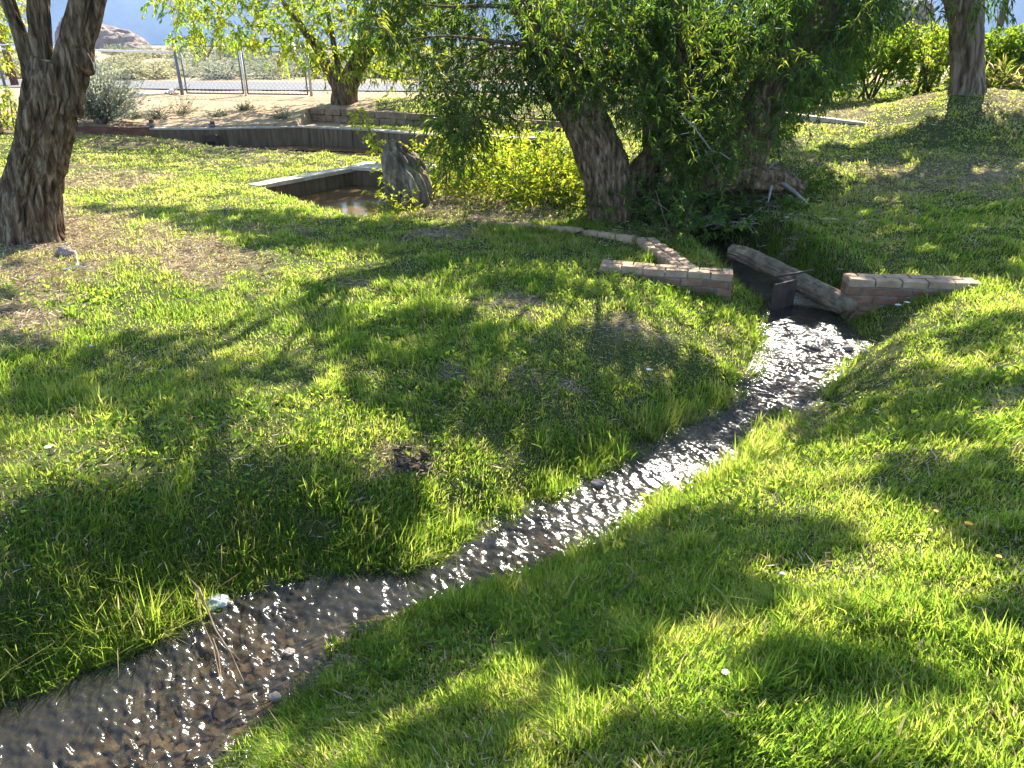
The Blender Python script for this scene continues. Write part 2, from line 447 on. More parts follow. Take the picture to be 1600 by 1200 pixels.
# back bank: between the pond wall and the fence
for px, py, z in ((100, 197, .08), (300, 196, .02), (480, 196, 0), (300, 152, .3), (480, 155, .3), (200, 165, .24), (390, 170, .2), (560, 162, .3), (700, 165, .29), (900, 170, .27), (300, 180, .1), (120, 160, .25)): CW.append(onz(px, py, z))
CW = np.array(CW)
_k = lambda d: np.where(d > 1e-9, d * d * np.log(d + 1e-12), 0)
_D = np.hypot(CW[:, None, 0] - CW[None, :, 0], CW[:, None, 1] - CW[None, :, 1])
_n = len(CW)
_A = np.zeros((_n + 3, _n + 3))
_A[:_n, :_n] = _k(_D) + np.eye(_n) * 0.06
_A[:_n, _n:] = np.c_[np.ones(_n), CW[:, :2]]
_A[_n:, :_n] = _A[:_n, _n:].T
_W = np.linalg.solve(_A, np.r_[CW[:, 2], 0, 0, 0])

BK1, BK2 = aty(488, 167, 18.9), aty(870, 189, 16.8)
def base_z(x, y):
    sh = np.shape(x)
    x = np.ravel(x).astype(float); y = np.ravel(y).astype(float)
    out = np.empty(len(x))
    xc, yc = np.clip(x, -14, 16), np.clip(y, -4, 23)
    for a in range(0, len(x), 20000):
        X, Y = xc[a:a + 20000], yc[a:a + 20000]
        out[a:a + 20000] = _k(np.hypot(X[:, None] - CW[:, 0], Y[:, None] - CW[:, 1])) @ _W[:_n] + _W[_n] + _W[_n + 1] * X + _W[_n + 2] * Y
    out = np.clip(out, -1.0, 0.85)
    far = smooth(19.5, 22.5, y) * (1 - smooth(3, 9, x))
    far = np.maximum(far, smooth(22, 30, y))
    rise = 0.3 + np.clip(y - 45, 0, 90) * 0.003
    rise = rise + (fbm(x / 14, y / 14, None, 55, 3) - 0.5) * 1.3 * smooth(42, 70, y) * (1 - smooth(160, 320, y))
    out = out * (1 - far) + rise * far
    return out.reshape(sh)

MOUND = 0.86 - float(base_z(np.array([8.04]), np.array([14.0]))[0])
RX = (-14.5, 13.0); RY = (-3.0, 24.0)
def ground_z(x, y):
    x = np.asarray(x, float); y = np.asarray(y, float)
    z = base_z(x, y)
    near = (y < 26) & (np.abs(x) < 20)
    zz = z.copy() if z.shape else np.array(z)
    bumps = (fbm(x * 1.7, y * 1.7, None, 31, 4) - 0.5) * 0.07 + (fbm(x * 7, y * 7, None, 32, 3) - 0.5) * 0.02
    zz = zz + bumps * smooth(-1, 0.5, y)
    yb = BK1[1] + (BK2[1] - BK1[1]) * (x - BK1[0]) / (BK2[0] - BK1[0])
    zb_ = BK1[2] + (BK2[2] - BK1[2]) * np.clip((x - BK1[0]) / (BK2[0] - BK1[0]), 0, 1)
    yp = np.interp(x, [p[0] for p in wallL], [p[1] for p in wallL]) + 0.1
    wtop = np.interp(x, [p[0] for p in wallL], [p[2] for p in wallL])
    drop = 0.11 + 0.10 * smooth(wallL[0][0], wallL[2][0], x)
    fr = (x < wallL[4][0]) & (x > wallL[0][0] - 0.6) & (y < yp) & (y > yp - 1.4)
    zz = np.where(fr, np.minimum(zz, wtop - drop + 0.06 * smooth(0.2, 1.4, yp - y)), zz)
    bk = (x < wallL[2][0]) & (x > wallL[0][0] - 0.6) & (y >= yp) & (y < yp + 0.5)
    zz = np.where(bk, np.clip(zz, wtop - 0.06, wtop - 0.005 + 0.3 * (y - yp)), zz)
    inx = (x > BK1[0] - 0.02) & (x < BK2[0] + 0.25)
    zz = np.where(inx & (y > yp) & (y < yb), np.minimum(zz, -0.075), zz)
    zz = np.where(inx & (y >= yb) & (y < yb + 3), np.maximum(zz, zb_ - 0.05), zz)
    zz = zz + MOUND * np.exp(-((x - 8.04) ** 2 + (y - 14.0) ** 2) / 2.4)
    sd = polydist(x, y, STREAM)
    wz = zwat(y)
    bank = smooth(-0.02, 0.34, sd)
    zb = wz - 0.03 + 0.05 * (fbm(x * 5, y * 5, None, 3, 2) - 0.5)
    inside = wz - 0.05 - 0.10 * smooth(0, 0.3, -sd)
    zz = np.where(sd < 0.34, zb * (1 - bank) + zz * bank, zz)
    zz = np.where(sd < 0.0, inside + (zb - inside) * (1 - smooth(0, 0.10, -sd)), zz)
    # upstream channel walls: steeper
    db = polydist(x, y, BASIN)
    zz = np.where(db < 0.0, -0.95, zz)
    dp = polydist(x, y, POND)
    zz = np.where(dp < 0.0, -0.9, zz)
    return zz

# ------------------------------------------------------------------ shaded patches traced on the lawn; unseen crown leaves are placed to cast them
SHADE = [
 [(120, 322), (260, 329), (420, 334), (560, 345), (700, 352), (940, 365), (1010, 390), (930, 410), (780, 402), (640, 402), (500, 385), (400, 385), (320, 362), (210, 344)],
 [(455, 478), (500, 470), (560, 500), (640, 498), (720, 490), (820, 515), (930, 520), (1040, 545), (1110, 580), (1170, 605), (1080, 660), (930, 740), (870, 745), (800, 692), (720, 690), (650, 670), (580, 650), (520, 622), (560, 590), (500, 560), (520, 540), (480, 520)],
 [(740, 440), (840, 445), (940, 470), (860, 470), (760, 460)],
 [(0, 585), (100, 565), (150, 545), (200, 520), (310, 530), (320, 552), (190, 572), (320, 575), (450, 560), (500, 590), (330, 612), (350, 650), (240, 645), (130, 645), (30, 660), (0, 655)],
 [(0, 520), (70, 528), (70, 560), (0, 565)],
 [(185, 652), (345, 645), (350, 698), (230, 706)], [(320, 720), (430, 718), (435, 770), (360, 800), (330, 845), (268, 830), (280, 770)],
 [(0, 805), (100, 775), (240, 800), (250, 828), (205, 860), (200, 910), (215, 1000), (100, 1010), (0, 1060)],
 [(380, 790), (500, 800), (620, 785), (655, 815), (600, 850), (640, 895), (400, 920), (300, 930), (310, 880)],
 [(600, 985), (760, 935), (880, 885), (1000, 842), (1060, 808), (1180, 812), (1320, 828), (1345, 870), (1280, 885), (1130, 880), (1060, 902), (1180, 900), (1240, 950), (1160, 985), (1060, 965), (1040, 1010), (980, 1070), (900, 1110), (850, 1075), (820, 1020), (760, 1040), (660, 1100), (470, 1180), (380, 1160), (480, 1090), (520, 1030)],
 [(1130, 1060), (1220, 1040), (1330, 1050), (1440, 1060), (1480, 1110), (1360, 1120), (1200, 1120)],
 [(960, 1140), (1100, 1150), (1160, 1210), (880, 1210)], [(700, 1110), (800, 1120), (780, 1210), (560, 1210)],
 [(1240, 690), (1210, 650), (1330, 590), (1440, 578), (1610, 592), (1610, 640), (1480, 650), (1530, 692), (1420, 690), (1380, 672), (1290, 705)],
 [(1340, 745), (1420, 720), (1500, 742), (1560, 705), (1610, 760), (1610, 890), (1500, 862), (1470, 802), (1400, 792)],
 [(1470, 525), (1610, 488), (1610, 555), (1500, 562)], [(1500, 950), (1610, 930), (1610, 1000), (1530, 1010)],
 [(1310, 490), (1500, 452), (1420, 500), (1350, 545)],
 [(1130, 200), (1260, 235), (1430, 212), (1480, 190), (1610, 190), (1610, 255), (1500, 262), (1380, 252), (1280, 262), (1300, 290), (1470, 275), (1610, 270), (1610, 400), (1540, 418), (1610, 440), (1350, 430), (1310, 490), (1180, 490), (1140, 420), (1000, 380), (920, 340), (1000, 250)],
 [(1070, 440), (1110, 470), (1190, 505), (1180, 480)],
 [(1080, 665), (1190, 640), (1260, 640), (1180, 680), (1150, 715), (1050, 740), (930, 760)],
]
def shade_at(px, py, jit=7.0):
    jx = (vnoise(px / 28, py / 16, None, 91) - 0.5) * jit * 3
    jy = (vnoise(px / 28, py / 16, None, 92) - 0.5) * jit * 2
    s = np.zeros(np.shape(px), bool)
    for p in SHADE: s |= inpoly(px + jx, py + jy, p)
    return s

DRY = [  # dry, straw-covered ground
 [(0, 330), (110, 330), (200, 345), (330, 372), (440, 420), (330, 430), (200, 410), (100, 430), (0, 470)],
 [(20, 470), (100, 490), (90, 530), (0, 540)], [(580, 700), (660, 705), (660, 745), (590, 740)],
 [(1240, 165), (1380, 165), (1370, 195), (1250, 188)], [(1500, 150), (1610, 140), (1610, 190), (1530, 175)], [(1340, 258), (1610, 250), (1610, 310), (1380, 295)],
 [(1200, 640), (1280, 660), (1230, 690)],
 [(60, 205), (330, 218), (500, 236), (400, 238), (300, 228), (60, 215)], [(480, 1040), (560, 1010), (560, 1040), (490, 1070)], [(680, 315), (880, 325), (880, 345), (720, 348)]]
def dry_at(px, py):
    jx = (vnoise(px / 30, py / 16, None, 81) - 0.5) * 60
    jy = (vnoise(px / 30, py / 16, None, 82) - 0.5) * 34
    tot = 0
    for q, (ox, oy) in enumerate(((0, 0), (28, 9), (-26, -8), (14, -12), (-16, 13))):
        fx = (vnoise(px / 9, py / 6, None, 83 + q) - 0.5) * 34; fy = (vnoise(px / 9, py / 6, None, 93 + q) - 0.5) * 20
        s = np.zeros(np.shape(px))
        for p in DRY: s = np.maximum(s, inpoly(px + jx + ox + fx, py + jy + oy + fy, p))
        tot = tot + s
    return tot / 5

def zone_masks(x, y, z):
    """0..1 masks of the ground: lawn, dry, sand"""
    px, py = project(np.stack([x, y, z], -1))
    dry = np.where(y > 0.5, dry_at(px, py), 0.0)
    dry = np.clip(dry * np.where(x > 2.5, 0.38, 0.85) + 0.6 * smooth(np.where((x < 0.2) & (y < 6), 0.58, 0.62), 0.78, fbm(x * 1.1, y * 1.1, None, 41, 4)), 0, 1)
    # pond wall line in world, bank beyond it is sand on the left, grass to the right
    wx = [p[0] for p in wallL]; wy = [p[1] for p in wallL]
    beyond = (y > np.interp(x, wx, wy) - 0.05) & (x < 1.5)
    jn = (fbm(x * 0.7, y * 0.7, None, 61, 3) - 0.5)
    sand = beyond & (x + jn * 3 < -3.6)
    sand = sand | (y + jn * 1.0 > 20.8) & (x < 3.0)
    sand = sand | (y > 24)
    return dry, sand.astype(float)

# ------------------------------------------------------------------ ground: one sheet to the horizon
def axis(a, b, step, lo, hi, g=1.22):
    core = list(np.arange(a, b + 1e-6, step))
    s, v, up = step, b, []
    while v < hi: s *= g; v += s; up.append(v)
    s, v, dn = step, a, []
    while v > lo: s *= g; v -= s; dn.append(v)
    return np.array(dn[::-1] + core + up)
gx = axis(-7.0, 7.0, 0.055, -9000, 9000)
gy = axis(0.6, 18.6, 0.06, -60, 9000, 1.10)
GX, GY = np.meshgrid(gx, gy)
GZ = ground_z(GX, GY)
dryM, sandM = zone_masks(GX, GY, GZ)
sdS = polydist(GX, GY, STREAM)
mudM = np.where(sdS < 0.0, 1.0, 0.0)
nx_, ny_ = len(gx), len(gy)
I = np.arange(nx_ * ny_).reshape(ny_, nx_)
Q = np.stack([I[:-1, :-1], I[:-1, 1:], I[1:, 1:], I[1:, :-1]], -1).reshape(-1, 4)

m, t, b, o = mat('ground_earth')
def attr(t, n):
    a = t.nodes.new("ShaderNodeAttribute"); a.attribute_name = n; return a.outputs['Fac']
def mixc(t, f, a, b_):
    mx = t.nodes.new("ShaderNodeMix"); mx.data_type = 'RGBA'
    t.links.new(f, mx.inputs[0]); t.links.new(a, mx.inputs[6]); t.links.new(b_, mx.inputs[7])
    return mx.outputs[2]
n1 = noise(t, 5, 8, 0.7); n2 = noise(t, 28, 6, 0.7); n3 = noise(t, 0.35, 6, 0.7)
cl = ramp(t, n2.outputs[0], [(0.3, (0.022, 0.028, 0.009)), (0.5, (0.045, 0.055, 0.016)), (0.7, (0.085, 0.075, 0.035))]).outputs[0]
cd = ramp(t, n2.outputs[0], [(0.3, (0.12, 0.085, 0.05)), (0.5, (0.23, 0.17, 0.105)), (0.72, (0.38, 0.29, 0.19))]).outputs[0]
cs = ramp(t, n1.outputs[0], [(0.3, (0.22, 0.15, 0.085)), (0.5, (0.32, 0.23, 0.14)), (0.72, (0.40, 0.30, 0.20))]).outputs[0]
cm = ramp(t, n1.outputs[0], [(0.36, (0.024, 0.018, 0.011)), (0.52, (0.065, 0.05, 0.032)), (0.66, (0.17, 0.138, 0.095))]).outputs[0]
c = mixc(t, attr(t, 'dry'), cl, cd); c = mixc(t, attr(t, 'sand'), c, cs); c = mixc(t, attr(t, 'mud'), c, cm)
t.links.new(c, b.inputs['Base Color'])
b.inputs['Roughness'].default_value = 1.0; b.inputs['Specular IOR Level'].default_value = 0.1
bp = t.nodes.new("ShaderNodeBump"); bp.inputs['Strength'].default_value = 0.7; bp.inputs['Distance'].default_value = 0.02
t.links.new(n2.outputs[0], bp.inputs['Height']); t.links.new(bp.outputs[0], b.inputs['Normal'])
M['ground'] = m
g = fast_mesh('ground', np.stack([GX, GY, GZ], -1).reshape(-1, 3), Q, None, m, {'dry': dryM.ravel(), 'sand': sandM.ravel(), 'mud': mudM.ravel()}, smoothf=True)
tag(g, 'sloping lawn ground with bare dry patches, running out to desert', kind='structure')

# quick height lookup for scattering
_lx = np.arange(RX[0], RX[1], 0.04); _ly = np.arange(RY[0], RY[1], 0.04)
_LX, _LY = np.meshgrid(_lx, _ly)
_LZ = ground_z(_LX, _LY)
def gz(x, y):
    x = np.asarray(x, float); y = np.asarray(y, float)
    u = np.clip((x - RX[0]) / 0.04, 0, len(_lx) - 1.001); v = np.clip((y - RY[0]) / 0.04, 0, len(_ly) - 1.001)
    i, j = u.astype(int), v.astype(int); u -= i; v -= j
    return (_LZ[j, i] * (1 - u) + _LZ[j, i + 1] * u) * (1 - v) + (_LZ[j + 1, i] * (1 - u) + _LZ[j + 1, i + 1] * u) * v
def gpt(px, py, dz=0.0):
    """point on the ground seen at a photo pixel"""
    d = ray(px, py)
    lo = 0.5
    for tt in np.arange(0.8, 40, 0.02):
        p = np.array([0, 0, CAM_H]) + d * tt
        zz = gz(p[0], p[1]) if p[1] < 23.9 else 0.3
        if p[2] <= zz: break
    return np.array([p[0], p[1], float(zz) + dz])
#@@REST

# ------------------------------------------------------------------ running water
wx_ = np.arange(-3.2, 3.5, 0.007); wy_ = np.arange(1.2, 9.6, 0.007)
WX, WY = np.meshgrid(wx_, wy_)
sdw = polydist(WX, WY, STREAM)
keep = sdw < 0.10
fl = np.array([-0.62, -0.78])                                    # flow direction
U = WX * fl[0] + WY * fl[1]; V_ = WX * fl[1] - WY * fl[0]
calm = 1 - 0.72 * smooth(5.5, 6.3, WY)
wav = (vnoise(U * 9, V_ * 5, None, 71) - 0.5) * 0.014 + (vnoise(U * 28 + V_ * 3, V_ * 15, None, 72) - 0.5) * 0.0125 + (vnoise(U * 62, V_ * 34 + U * 4, None, 74) - 0.5) * 0.0105
riff = (1 + 0.65 * (1 - smooth(2.4, 3.5, WY))) * (0.6 + 0.8 * smooth(0.4, 0.7, fbm(WX * 1.6, WY * 1.6, None, 73, 2)))
WZ = zwat(WY) + wav * calm * riff
c4 = keep[:-1, :-1] & keep[:-1, 1:] & keep[1:, 1:] & keep[1:, :-1]
I = np.arange(WX.size).reshape(WX.shape)
Q = np.stack([I[:-1, :-1], I[:-1, 1:], I[1:, 1:], I[1:, :-1]], -1)[c4]
used, inv = np.unique(Q, return_inverse=True)
VV = np.stack([WX, WY, WZ], -1).reshape(-1, 3)[used]
def watermat(name, tint, rough, nscale, nstr, ndist):
    m, t, b, o = mat(name)
    t.nodes.remove(b)
    gl = t.nodes.new("ShaderNodeBsdfGlossy"); gl.inputs['Roughness'].default_value = rough
    tr = t.nodes.new("ShaderNodeBsdfTransparent"); tr.inputs[0].default_value = (*tint, 1)
    fr = t.nodes.new("ShaderNodeFresnel"); fr.inputs[0].default_value = 1.33
    mx = t.nodes.new("ShaderNodeMixShader")
    df = t.nodes.new("ShaderNodeBsdfDiffuse"); df.inputs[0].default_value = (0.42, 0.40, 0.35, 1)
    mt_ = t.nodes.new("ShaderNodeMixShader"); mt_.inputs[0].default_value = 0.045
    t.links.new(tr.outputs[0], mt_.inputs[1]); t.links.new(df.outputs[0], mt_.inputs[2])
    n = noise(t, nscale, 4, 0.6)
    bp = t.nodes.new("ShaderNodeBump"); bp.inputs['Strength'].default_value = nstr; bp.inputs['Distance'].default_value = ndist
    t.links.new(n.outputs[0], bp.inputs['Height'])
    t.links.new(bp.outputs[0], gl.inputs['Normal']); t.links.new(bp.outputs[0], fr.inputs['Normal'])
    t.links.new(fr.outputs[0], mx.inputs[0]); t.links.new(mt_.outputs[0], mx.inputs[1]); t.links.new(gl.outputs[0], mx.inputs[2])
    t.links.new(mx.outputs[0], o.inputs[0])
    return m
M['water'] = watermat('rippling_water', (0.76, 0.69, 0.55), 0.15, 90, 0.5, 0.003)
M['pond'] = surf('still_brown_water', [(0.3, (0.085, 0.05, 0.022)), (0.7, (0.15, 0.09, 0.04))], 1.5, 0.08, 0.06, 9, spec=0.5)
tag(fast_mesh('stream_water', VV, inv.reshape(-1, 4), None, M['water'], smoothf=True), 'shallow sparkling stream running through the lawn', kind='structure')
def sheet(name, poly, z, m, label):
    mb = MB(); mb.add([(p[0], p[1], z) for p in poly], [list(range(len(poly)))])
    ob = mb.build(name, m); ob.data.update()
    return tag(ob, label, kind='structure')
def grow(poly, d):
    c = np.mean(np.array(poly), 0)
    return [tuple(c + (np.array(p) - c) * (1 + d / max(0.3, np.linalg.norm(np.array(p) - c)))) for p in poly]
sheet('basin_water', grow(BASIN, 0.08), BZ, M['pond'], 'still brown water in the small concrete basin')
sheet('pond_water', grow(POND, 0.05), PZ, M['pond'], 'dark still pond water below the far concrete wall')

# road beyond the fence, sheets over the ground
mb = MB()
rl = [(-60, 36.2), (-30, 34.6), (-18, 32.0), (-8.0, 30.2), (2, 28.8), (20, 27.2), (60, 25)]
for a in range(len(rl) - 1):
    (x0, y0), (x1, y1) = rl[a], rl[a + 1]
    for k in range(6):
        u0, u1 = k / 6, (k + 1) / 6
        p = [(x0 + (x1 - x0) * u, y0 + (y1 - y0) * u) for u in (u0, u1)]
        zz = 0.335
        mb.add([(p[0][0], p[0][1] - 5.2, zz), (p[1][0], p[1][1] - 5.2, zz), (p[1][0], p[1][1], zz), (p[0][0], p[0][1], zz)], [[0, 1, 2, 3]])
tag(mb.build('road', M['asphalt']), 'pale sunlit asphalt road beyond the wire fence', kind='structure')

# ------------------------------------------------------------------ mountains
xs = np.linspace(-7000, 7000, 300); ts = np.linspace(0, 1, 60)
XX, TT = np.meshgrid(xs, ts)
ridge = 300 + 330 * fbm(xs / 1100, xs * 0, None, 5, 4) + 60 * fbm(xs / 200, xs * 0, None, 6, 3)
YY = 3000 + 420 * TT + 150 * (fbm(XX / 450, TT * 3, None, 8, 3) - 0.5)
ZZ = TT ** 1.25 * ridge[None, :] + (1 - np.abs(2 * fbm(XX / 620, TT * 2.0, None, 9, 4) - 1)) * 110 * np.sin(TT * math.pi) - 20
I = np.arange(XX.size).reshape(XX.shape)
Q = np.stack([I[:-1, :-1], I[:-1, 1:], I[1:, 1:], I[1:, :-1]], -1).reshape(-1, 4)
tag(fast_mesh('mountain_range', np.stack([XX, YY, ZZ], -1).reshape(-1, 3), Q, None, M['mountain'], smoothf=True), 'blue hazy mountain range far beyond the desert', kind='structure')

# air between here and the mountains
hzm = bpy.data.materials.new('haze_air'); hzm.use_nodes = True
_t = hzm.node_tree; _t.nodes.remove(_t.nodes["Principled BSDF"])
pv = _t.nodes.new("ShaderNodeVolumePrincipled")
pv.inputs['Color'].default_value = (0.42, 0.64, 1.0, 1); pv.inputs['Density'].default_value = 0.00012; pv.inputs['Anisotropy'].default_value = 0.0
_t.links.new(pv.outputs[0], _t.nodes["Material Output"].inputs['Volume'])
hb = bpy.data.meshes.new('haze'); hb.from_pydata([(sx * 9400, sy * 9400, z) for z in (-40, 760) for sx, sy in ((-1, -1), (1, -1), (1, 1), (-1, 1))], [], [[3, 2, 1, 0], [4, 5, 6, 7], [0, 1, 5, 4], [1, 2, 6, 5], [2, 3, 7, 6], [3, 0, 4, 7]])
hb.materials.append(hzm); ho = bpy.data.objects.new('haze', hb); COL.objects.link(ho)
tag(ho, 'pale blue desert air haze over the whole valley', kind='stuff')

# ------------------------------------------------------------------ leaves on twigs
def unit(v): return v / (np.linalg.norm(v, axis=-1, keepdims=True) + 1e-9)

def leaf_verts(P, D, L, W, droop=0.25):
    n = len(P)
    D = unit(D)
    r = unit(rng.normal(size=(n, 3)))
    sd = unit(np.cross(D, r)); up = np.cross(sd, D)
    mid = P + D * (L * 0.42)[:, None] + up * (L * 0.07)[:, None]
    tip = P + D * L[:, None]; tip[:, 2] -= droop * L
    V = np.stack([P, mid + sd * (W / 2)[:, None] + up * (W * 0.18)[:, None], tip, mid - sd * (W / 2)[:, None] + up * (W * 0.18)[:, None]], 1)
    return V

class Foliage:
    def __init__(s): s.lv, s.tint, s.tw = [], [], []
    def twigs(s, start, dirs, length, nleaf, L, W, droop=0.5, open_=0.9, tint=(0.2, 0.7), tw=0.004, ltw=True, leafdroop=0.25, curl=0.12):
        T = len(start)
        if T == 0: return
        dirs = unit(np.asarray(dirs, float))
        length = np.broadcast_to(np.asarray(length, float), (T,))
        side = rng.normal(size=(T, 3)) * curl
        def pos(u):
            u = np.asarray(u)
            p = start[:, None] + dirs[:, None] * (length[:, None] * u)[..., None] + side[:, None] * (length[:, None] * u ** 2)[..., None]
            p[..., 2] -= droop * length[:, None] * u ** 2
            return p
        u = np.sort(rng.uniform(0.08, 1.0, (T, nleaf)), 1)
        P = pos(u); P2 = pos(np.minimum(u + 0.05, 1.05))
        tan = unit(P2 - P)
        D = tan + open_ * unit(rng.normal(size=P.shape))
        n = T * nleaf
        Ls = (np.repeat(L, nleaf) if np.ndim(L) else L) * rng.uniform(0.6, 1.25, n); Ws = (np.repeat(W, nleaf) if np.ndim(W) else W) * rng.uniform(0.7, 1.25, n)
        lv = leaf_verts(P.reshape(-1, 3), D.reshape(-1, 3), Ls, Ws, leafdroop)
        s.lv.append(lv)
        tc = rng.uniform(*tint, (T, 1)) + rng.normal(0, 0.1, (T, nleaf))
        s.tint.append(np.repeat(np.clip(tc.ravel(), 0, 1), 4))
        if ltw:
            for uu in (np.array([0, 0.35]), np.array([0.35, 0.7]), np.array([0.7, 1.0])):
                a = pos(np.broadcast_to(uu[:1], (T, 1)))[:, 0]; b_ = pos(np.broadcast_to(uu[1:], (T, 1)))[:, 0]
                r0, r1 = tw * (1 - 0.8 * uu[0]), tw * (1 - 0.8 * uu[1])
                d = unit(b_ - a); n1 = unit(np.cross(d, [0.31, 0.2, 0.93])); n2 = np.cross(d, n1)
                ring = []
                for k in range(3):
                    c_, s_ = math.cos(k * 2.094), math.sin(k * 2.094)
                    ring.append((a + (n1 * c_ + n2 * s_) * r0, b_ + (n1 * c_ + n2 * s_) * r1))
                for k in range(3):
                    q = (k + 1) % 3
                    s.tw.append(np.stack([ring[k][0], ring[q][0], ring[q][1], ring[k][1]], 1))
    def build(s, name, leafm, parent=None, twigm=None):
        LV = np.concatenate(s.lv); n = len(LV)
        V = LV.reshape(-1, 3); tint = np.concatenate(s.tint)
        b0 = np.arange(n)[:, None] * 4
        tris = np.concatenate([b0 + [0, 1, 2], b0 + [0, 2, 3]])
        quads = None; mq = None
        if s.tw:
            TW = np.concatenate(s.tw)
            quads = len(V) + np.arange(len(TW) * 4).reshape(-1, 4)
            V = np.concatenate([V, TW.reshape(-1, 3)]); tint = np.r_[tint, np.zeros(len(TW) * 4)]
            mq = np.ones(len(TW))
        return fast_mesh(name, V, quads, tris, [leafm, twigm or M['twig']], {'tint': tint}, mq, np.zeros(len(tris)), parent)

def randdirs(n, up=0.0, flat=1.0):
    d = rng.normal(size=(n, 3)); d[:, 2] = d[:, 2] * flat + up
    return unit(d)

def pixvol(polys, n, y0, y1, block=None):
    """points in a volume: seen inside the polygon, spread over the depth y0..y1"""
    out = []
    poly = np.array(polys, float)
    lo, hi = poly.min(0), poly.max(0)
    while len(out) < n:
        px, py = rng.uniform(lo[0], hi[0], 4000), rng.uniform(lo[1], hi[1], 4000)
        ok = inpoly(px, py, polys)
        for a, b_ in zip(px[ok], py[ok]):
            Y = rng.uniform(y0, y1)
            if block is not None and block(a, b_, Y): continue
            out.append(aty(a, b_, Y))
            if len(out) >= n: break
    return np.array(out[:n])

def limb_to(mb, a, c, r0, r1, seed, n=14, sag=0.0, amp=0.006, seg=10):
    a, c = np.array(a, float), np.array(c, float)
    L = np.linalg.norm(c - a)
    pts = [a + (c - a) * u + rng.normal(0, 0.05 * L, 3) * (0 < u < 1) + np.array([0, 0, sag * L * 4 * u * (1 - u)]) for u in np.linspace(0, 1, 5)]
    bark_tube(mb, pts, np.linspace(r0, r1, 5), seg, n, amp, 14, 5, seed, 0.05)

# ---- canopy that shades the lawn: trace from shaded ground towards the sun into the nearest crown
CROWNS = {'willow': np.array([1.7, 9.9, 4.6]), 'right': np.array([8.0, 14.2, 5.6]), 'far': np.array([-4.6, 19.6, 4.6]), 'left': np.array([-4.4, 8.2, 4.2])}
_N = 26000
cx_ = rng.uniform(-6.5, 9.5, _N); cy_ = rng.uniform(0.6, 15.5, _N)
cx_ = np.r_[cx_, rng.uniform(-3.2, 3.2, 14000)]; cy_ = np.r_[cy_, rng.uniform(0.6, 4.6, 14000)]
cz_ = gz(cx_, cy_)
pp = project(np.stack([cx_, cy_, cz_], -1))
inv_ = (pp[0] > -40) & (pp[0] < 1640) & (pp[1] < 1260)
shd = np.where(inv_, shade_at(pp[0], pp[1]), vnoise(cx_ * 0.8, cy_ * 0.8, None, 19) > 0.66)
sel = np.where(shd)[0]
# thin to an even spacing
cell = {}
casters = {k: [] for k in CROWNS}
for i in sel:
    sc_ = float(np.clip(cy_[i] / 7.0, 0.38, 1.0))
    sq_ = round(sc_ * 6) / 6
    key = (sq_, int(cx_[i] / (0.15 * sq_)), int(cy_[i] / (0.19 * sq_)))
    if cell.get(key, 0) >= 1: continue
    cell[key] = cell.get(key, 0) + 1
    g0 = np.array([cx_[i], cy_[i], cz_[i]])
    best = None
    for k, c in CROWNS.items():
        for h in np.arange(1.8, 9.0, 0.3):
            p = g0 + SUNV * (h / SUNV[2])
            if p[2] < 1.75 + 0.068 * p[1] + 0.25: continue
            d = np.linalg.norm((p - c) * np.array([1, 1, 1.1])) + rng.uniform(0, 1.2)
            if best is None or d < best[0]: best = (d, k, p)
    if best: casters[best[1]].append(np.append(best[2], sc_))
print('casters', {k: len(v) for k, v in casters.items()})

def canopy(fol, pts, leafL, leafW, n_twig=6, nleaf=10, r=0.10, tint=(0.2, 0.7)):
    if len(pts) == 0: return
    arr = np.array([p if len(p) == 4 else np.append(p, 1.0) for p in pts])
    P = np.repeat(arr[:, :3], n_twig, 0); q = np.repeat(arr[:, 3], n_twig)
    d = randdirs(len(P), 0.0, 0.6)
    st = P - d * (rng.uniform(0.05, 0.12, len(P)) * q)[:, None] + rng.normal(0, r * 0.4, P.shape) * q[:, None]
    fol.twigs(st, d, rng.uniform(0.12, 0.22, len(P)) * q, nleaf, leafL * np.maximum(q, 0.6), leafW * np.maximum(q, 0.6), 0.3, 0.9, tint, 0.003)
def branches_to(mb, root, pts, nb, r0, seed):
    if len(pts) < nb: return
    idx = rng.choice(len(pts), nb, replace=False)
    for j, i in enumerate(idx): limb_to(mb, root, pts[i][:3], r0 * rng.uniform(0.6, 1.0), 0.012, seed + j, 16, rng.uniform(0.0, 0.12))

def lit_below(p):
    """does the shadow of a twig at p fall on lawn that lies in the sun?"""
    q = np.array(p, float)
    for _ in range(4):
        h = q[2] - float(gz(q[0], q[1])) if _ == 0 else p[2] - float(gz(q[0], q[1]))
        q = np.array(p) - SUNV * (h / SUNV[2])
    px, py = project(q)
    return bool(0 < px < 1600 and 215 < py < 1200 and not shade_at(np.array([px]), np.array([py]), 4.0)[0])

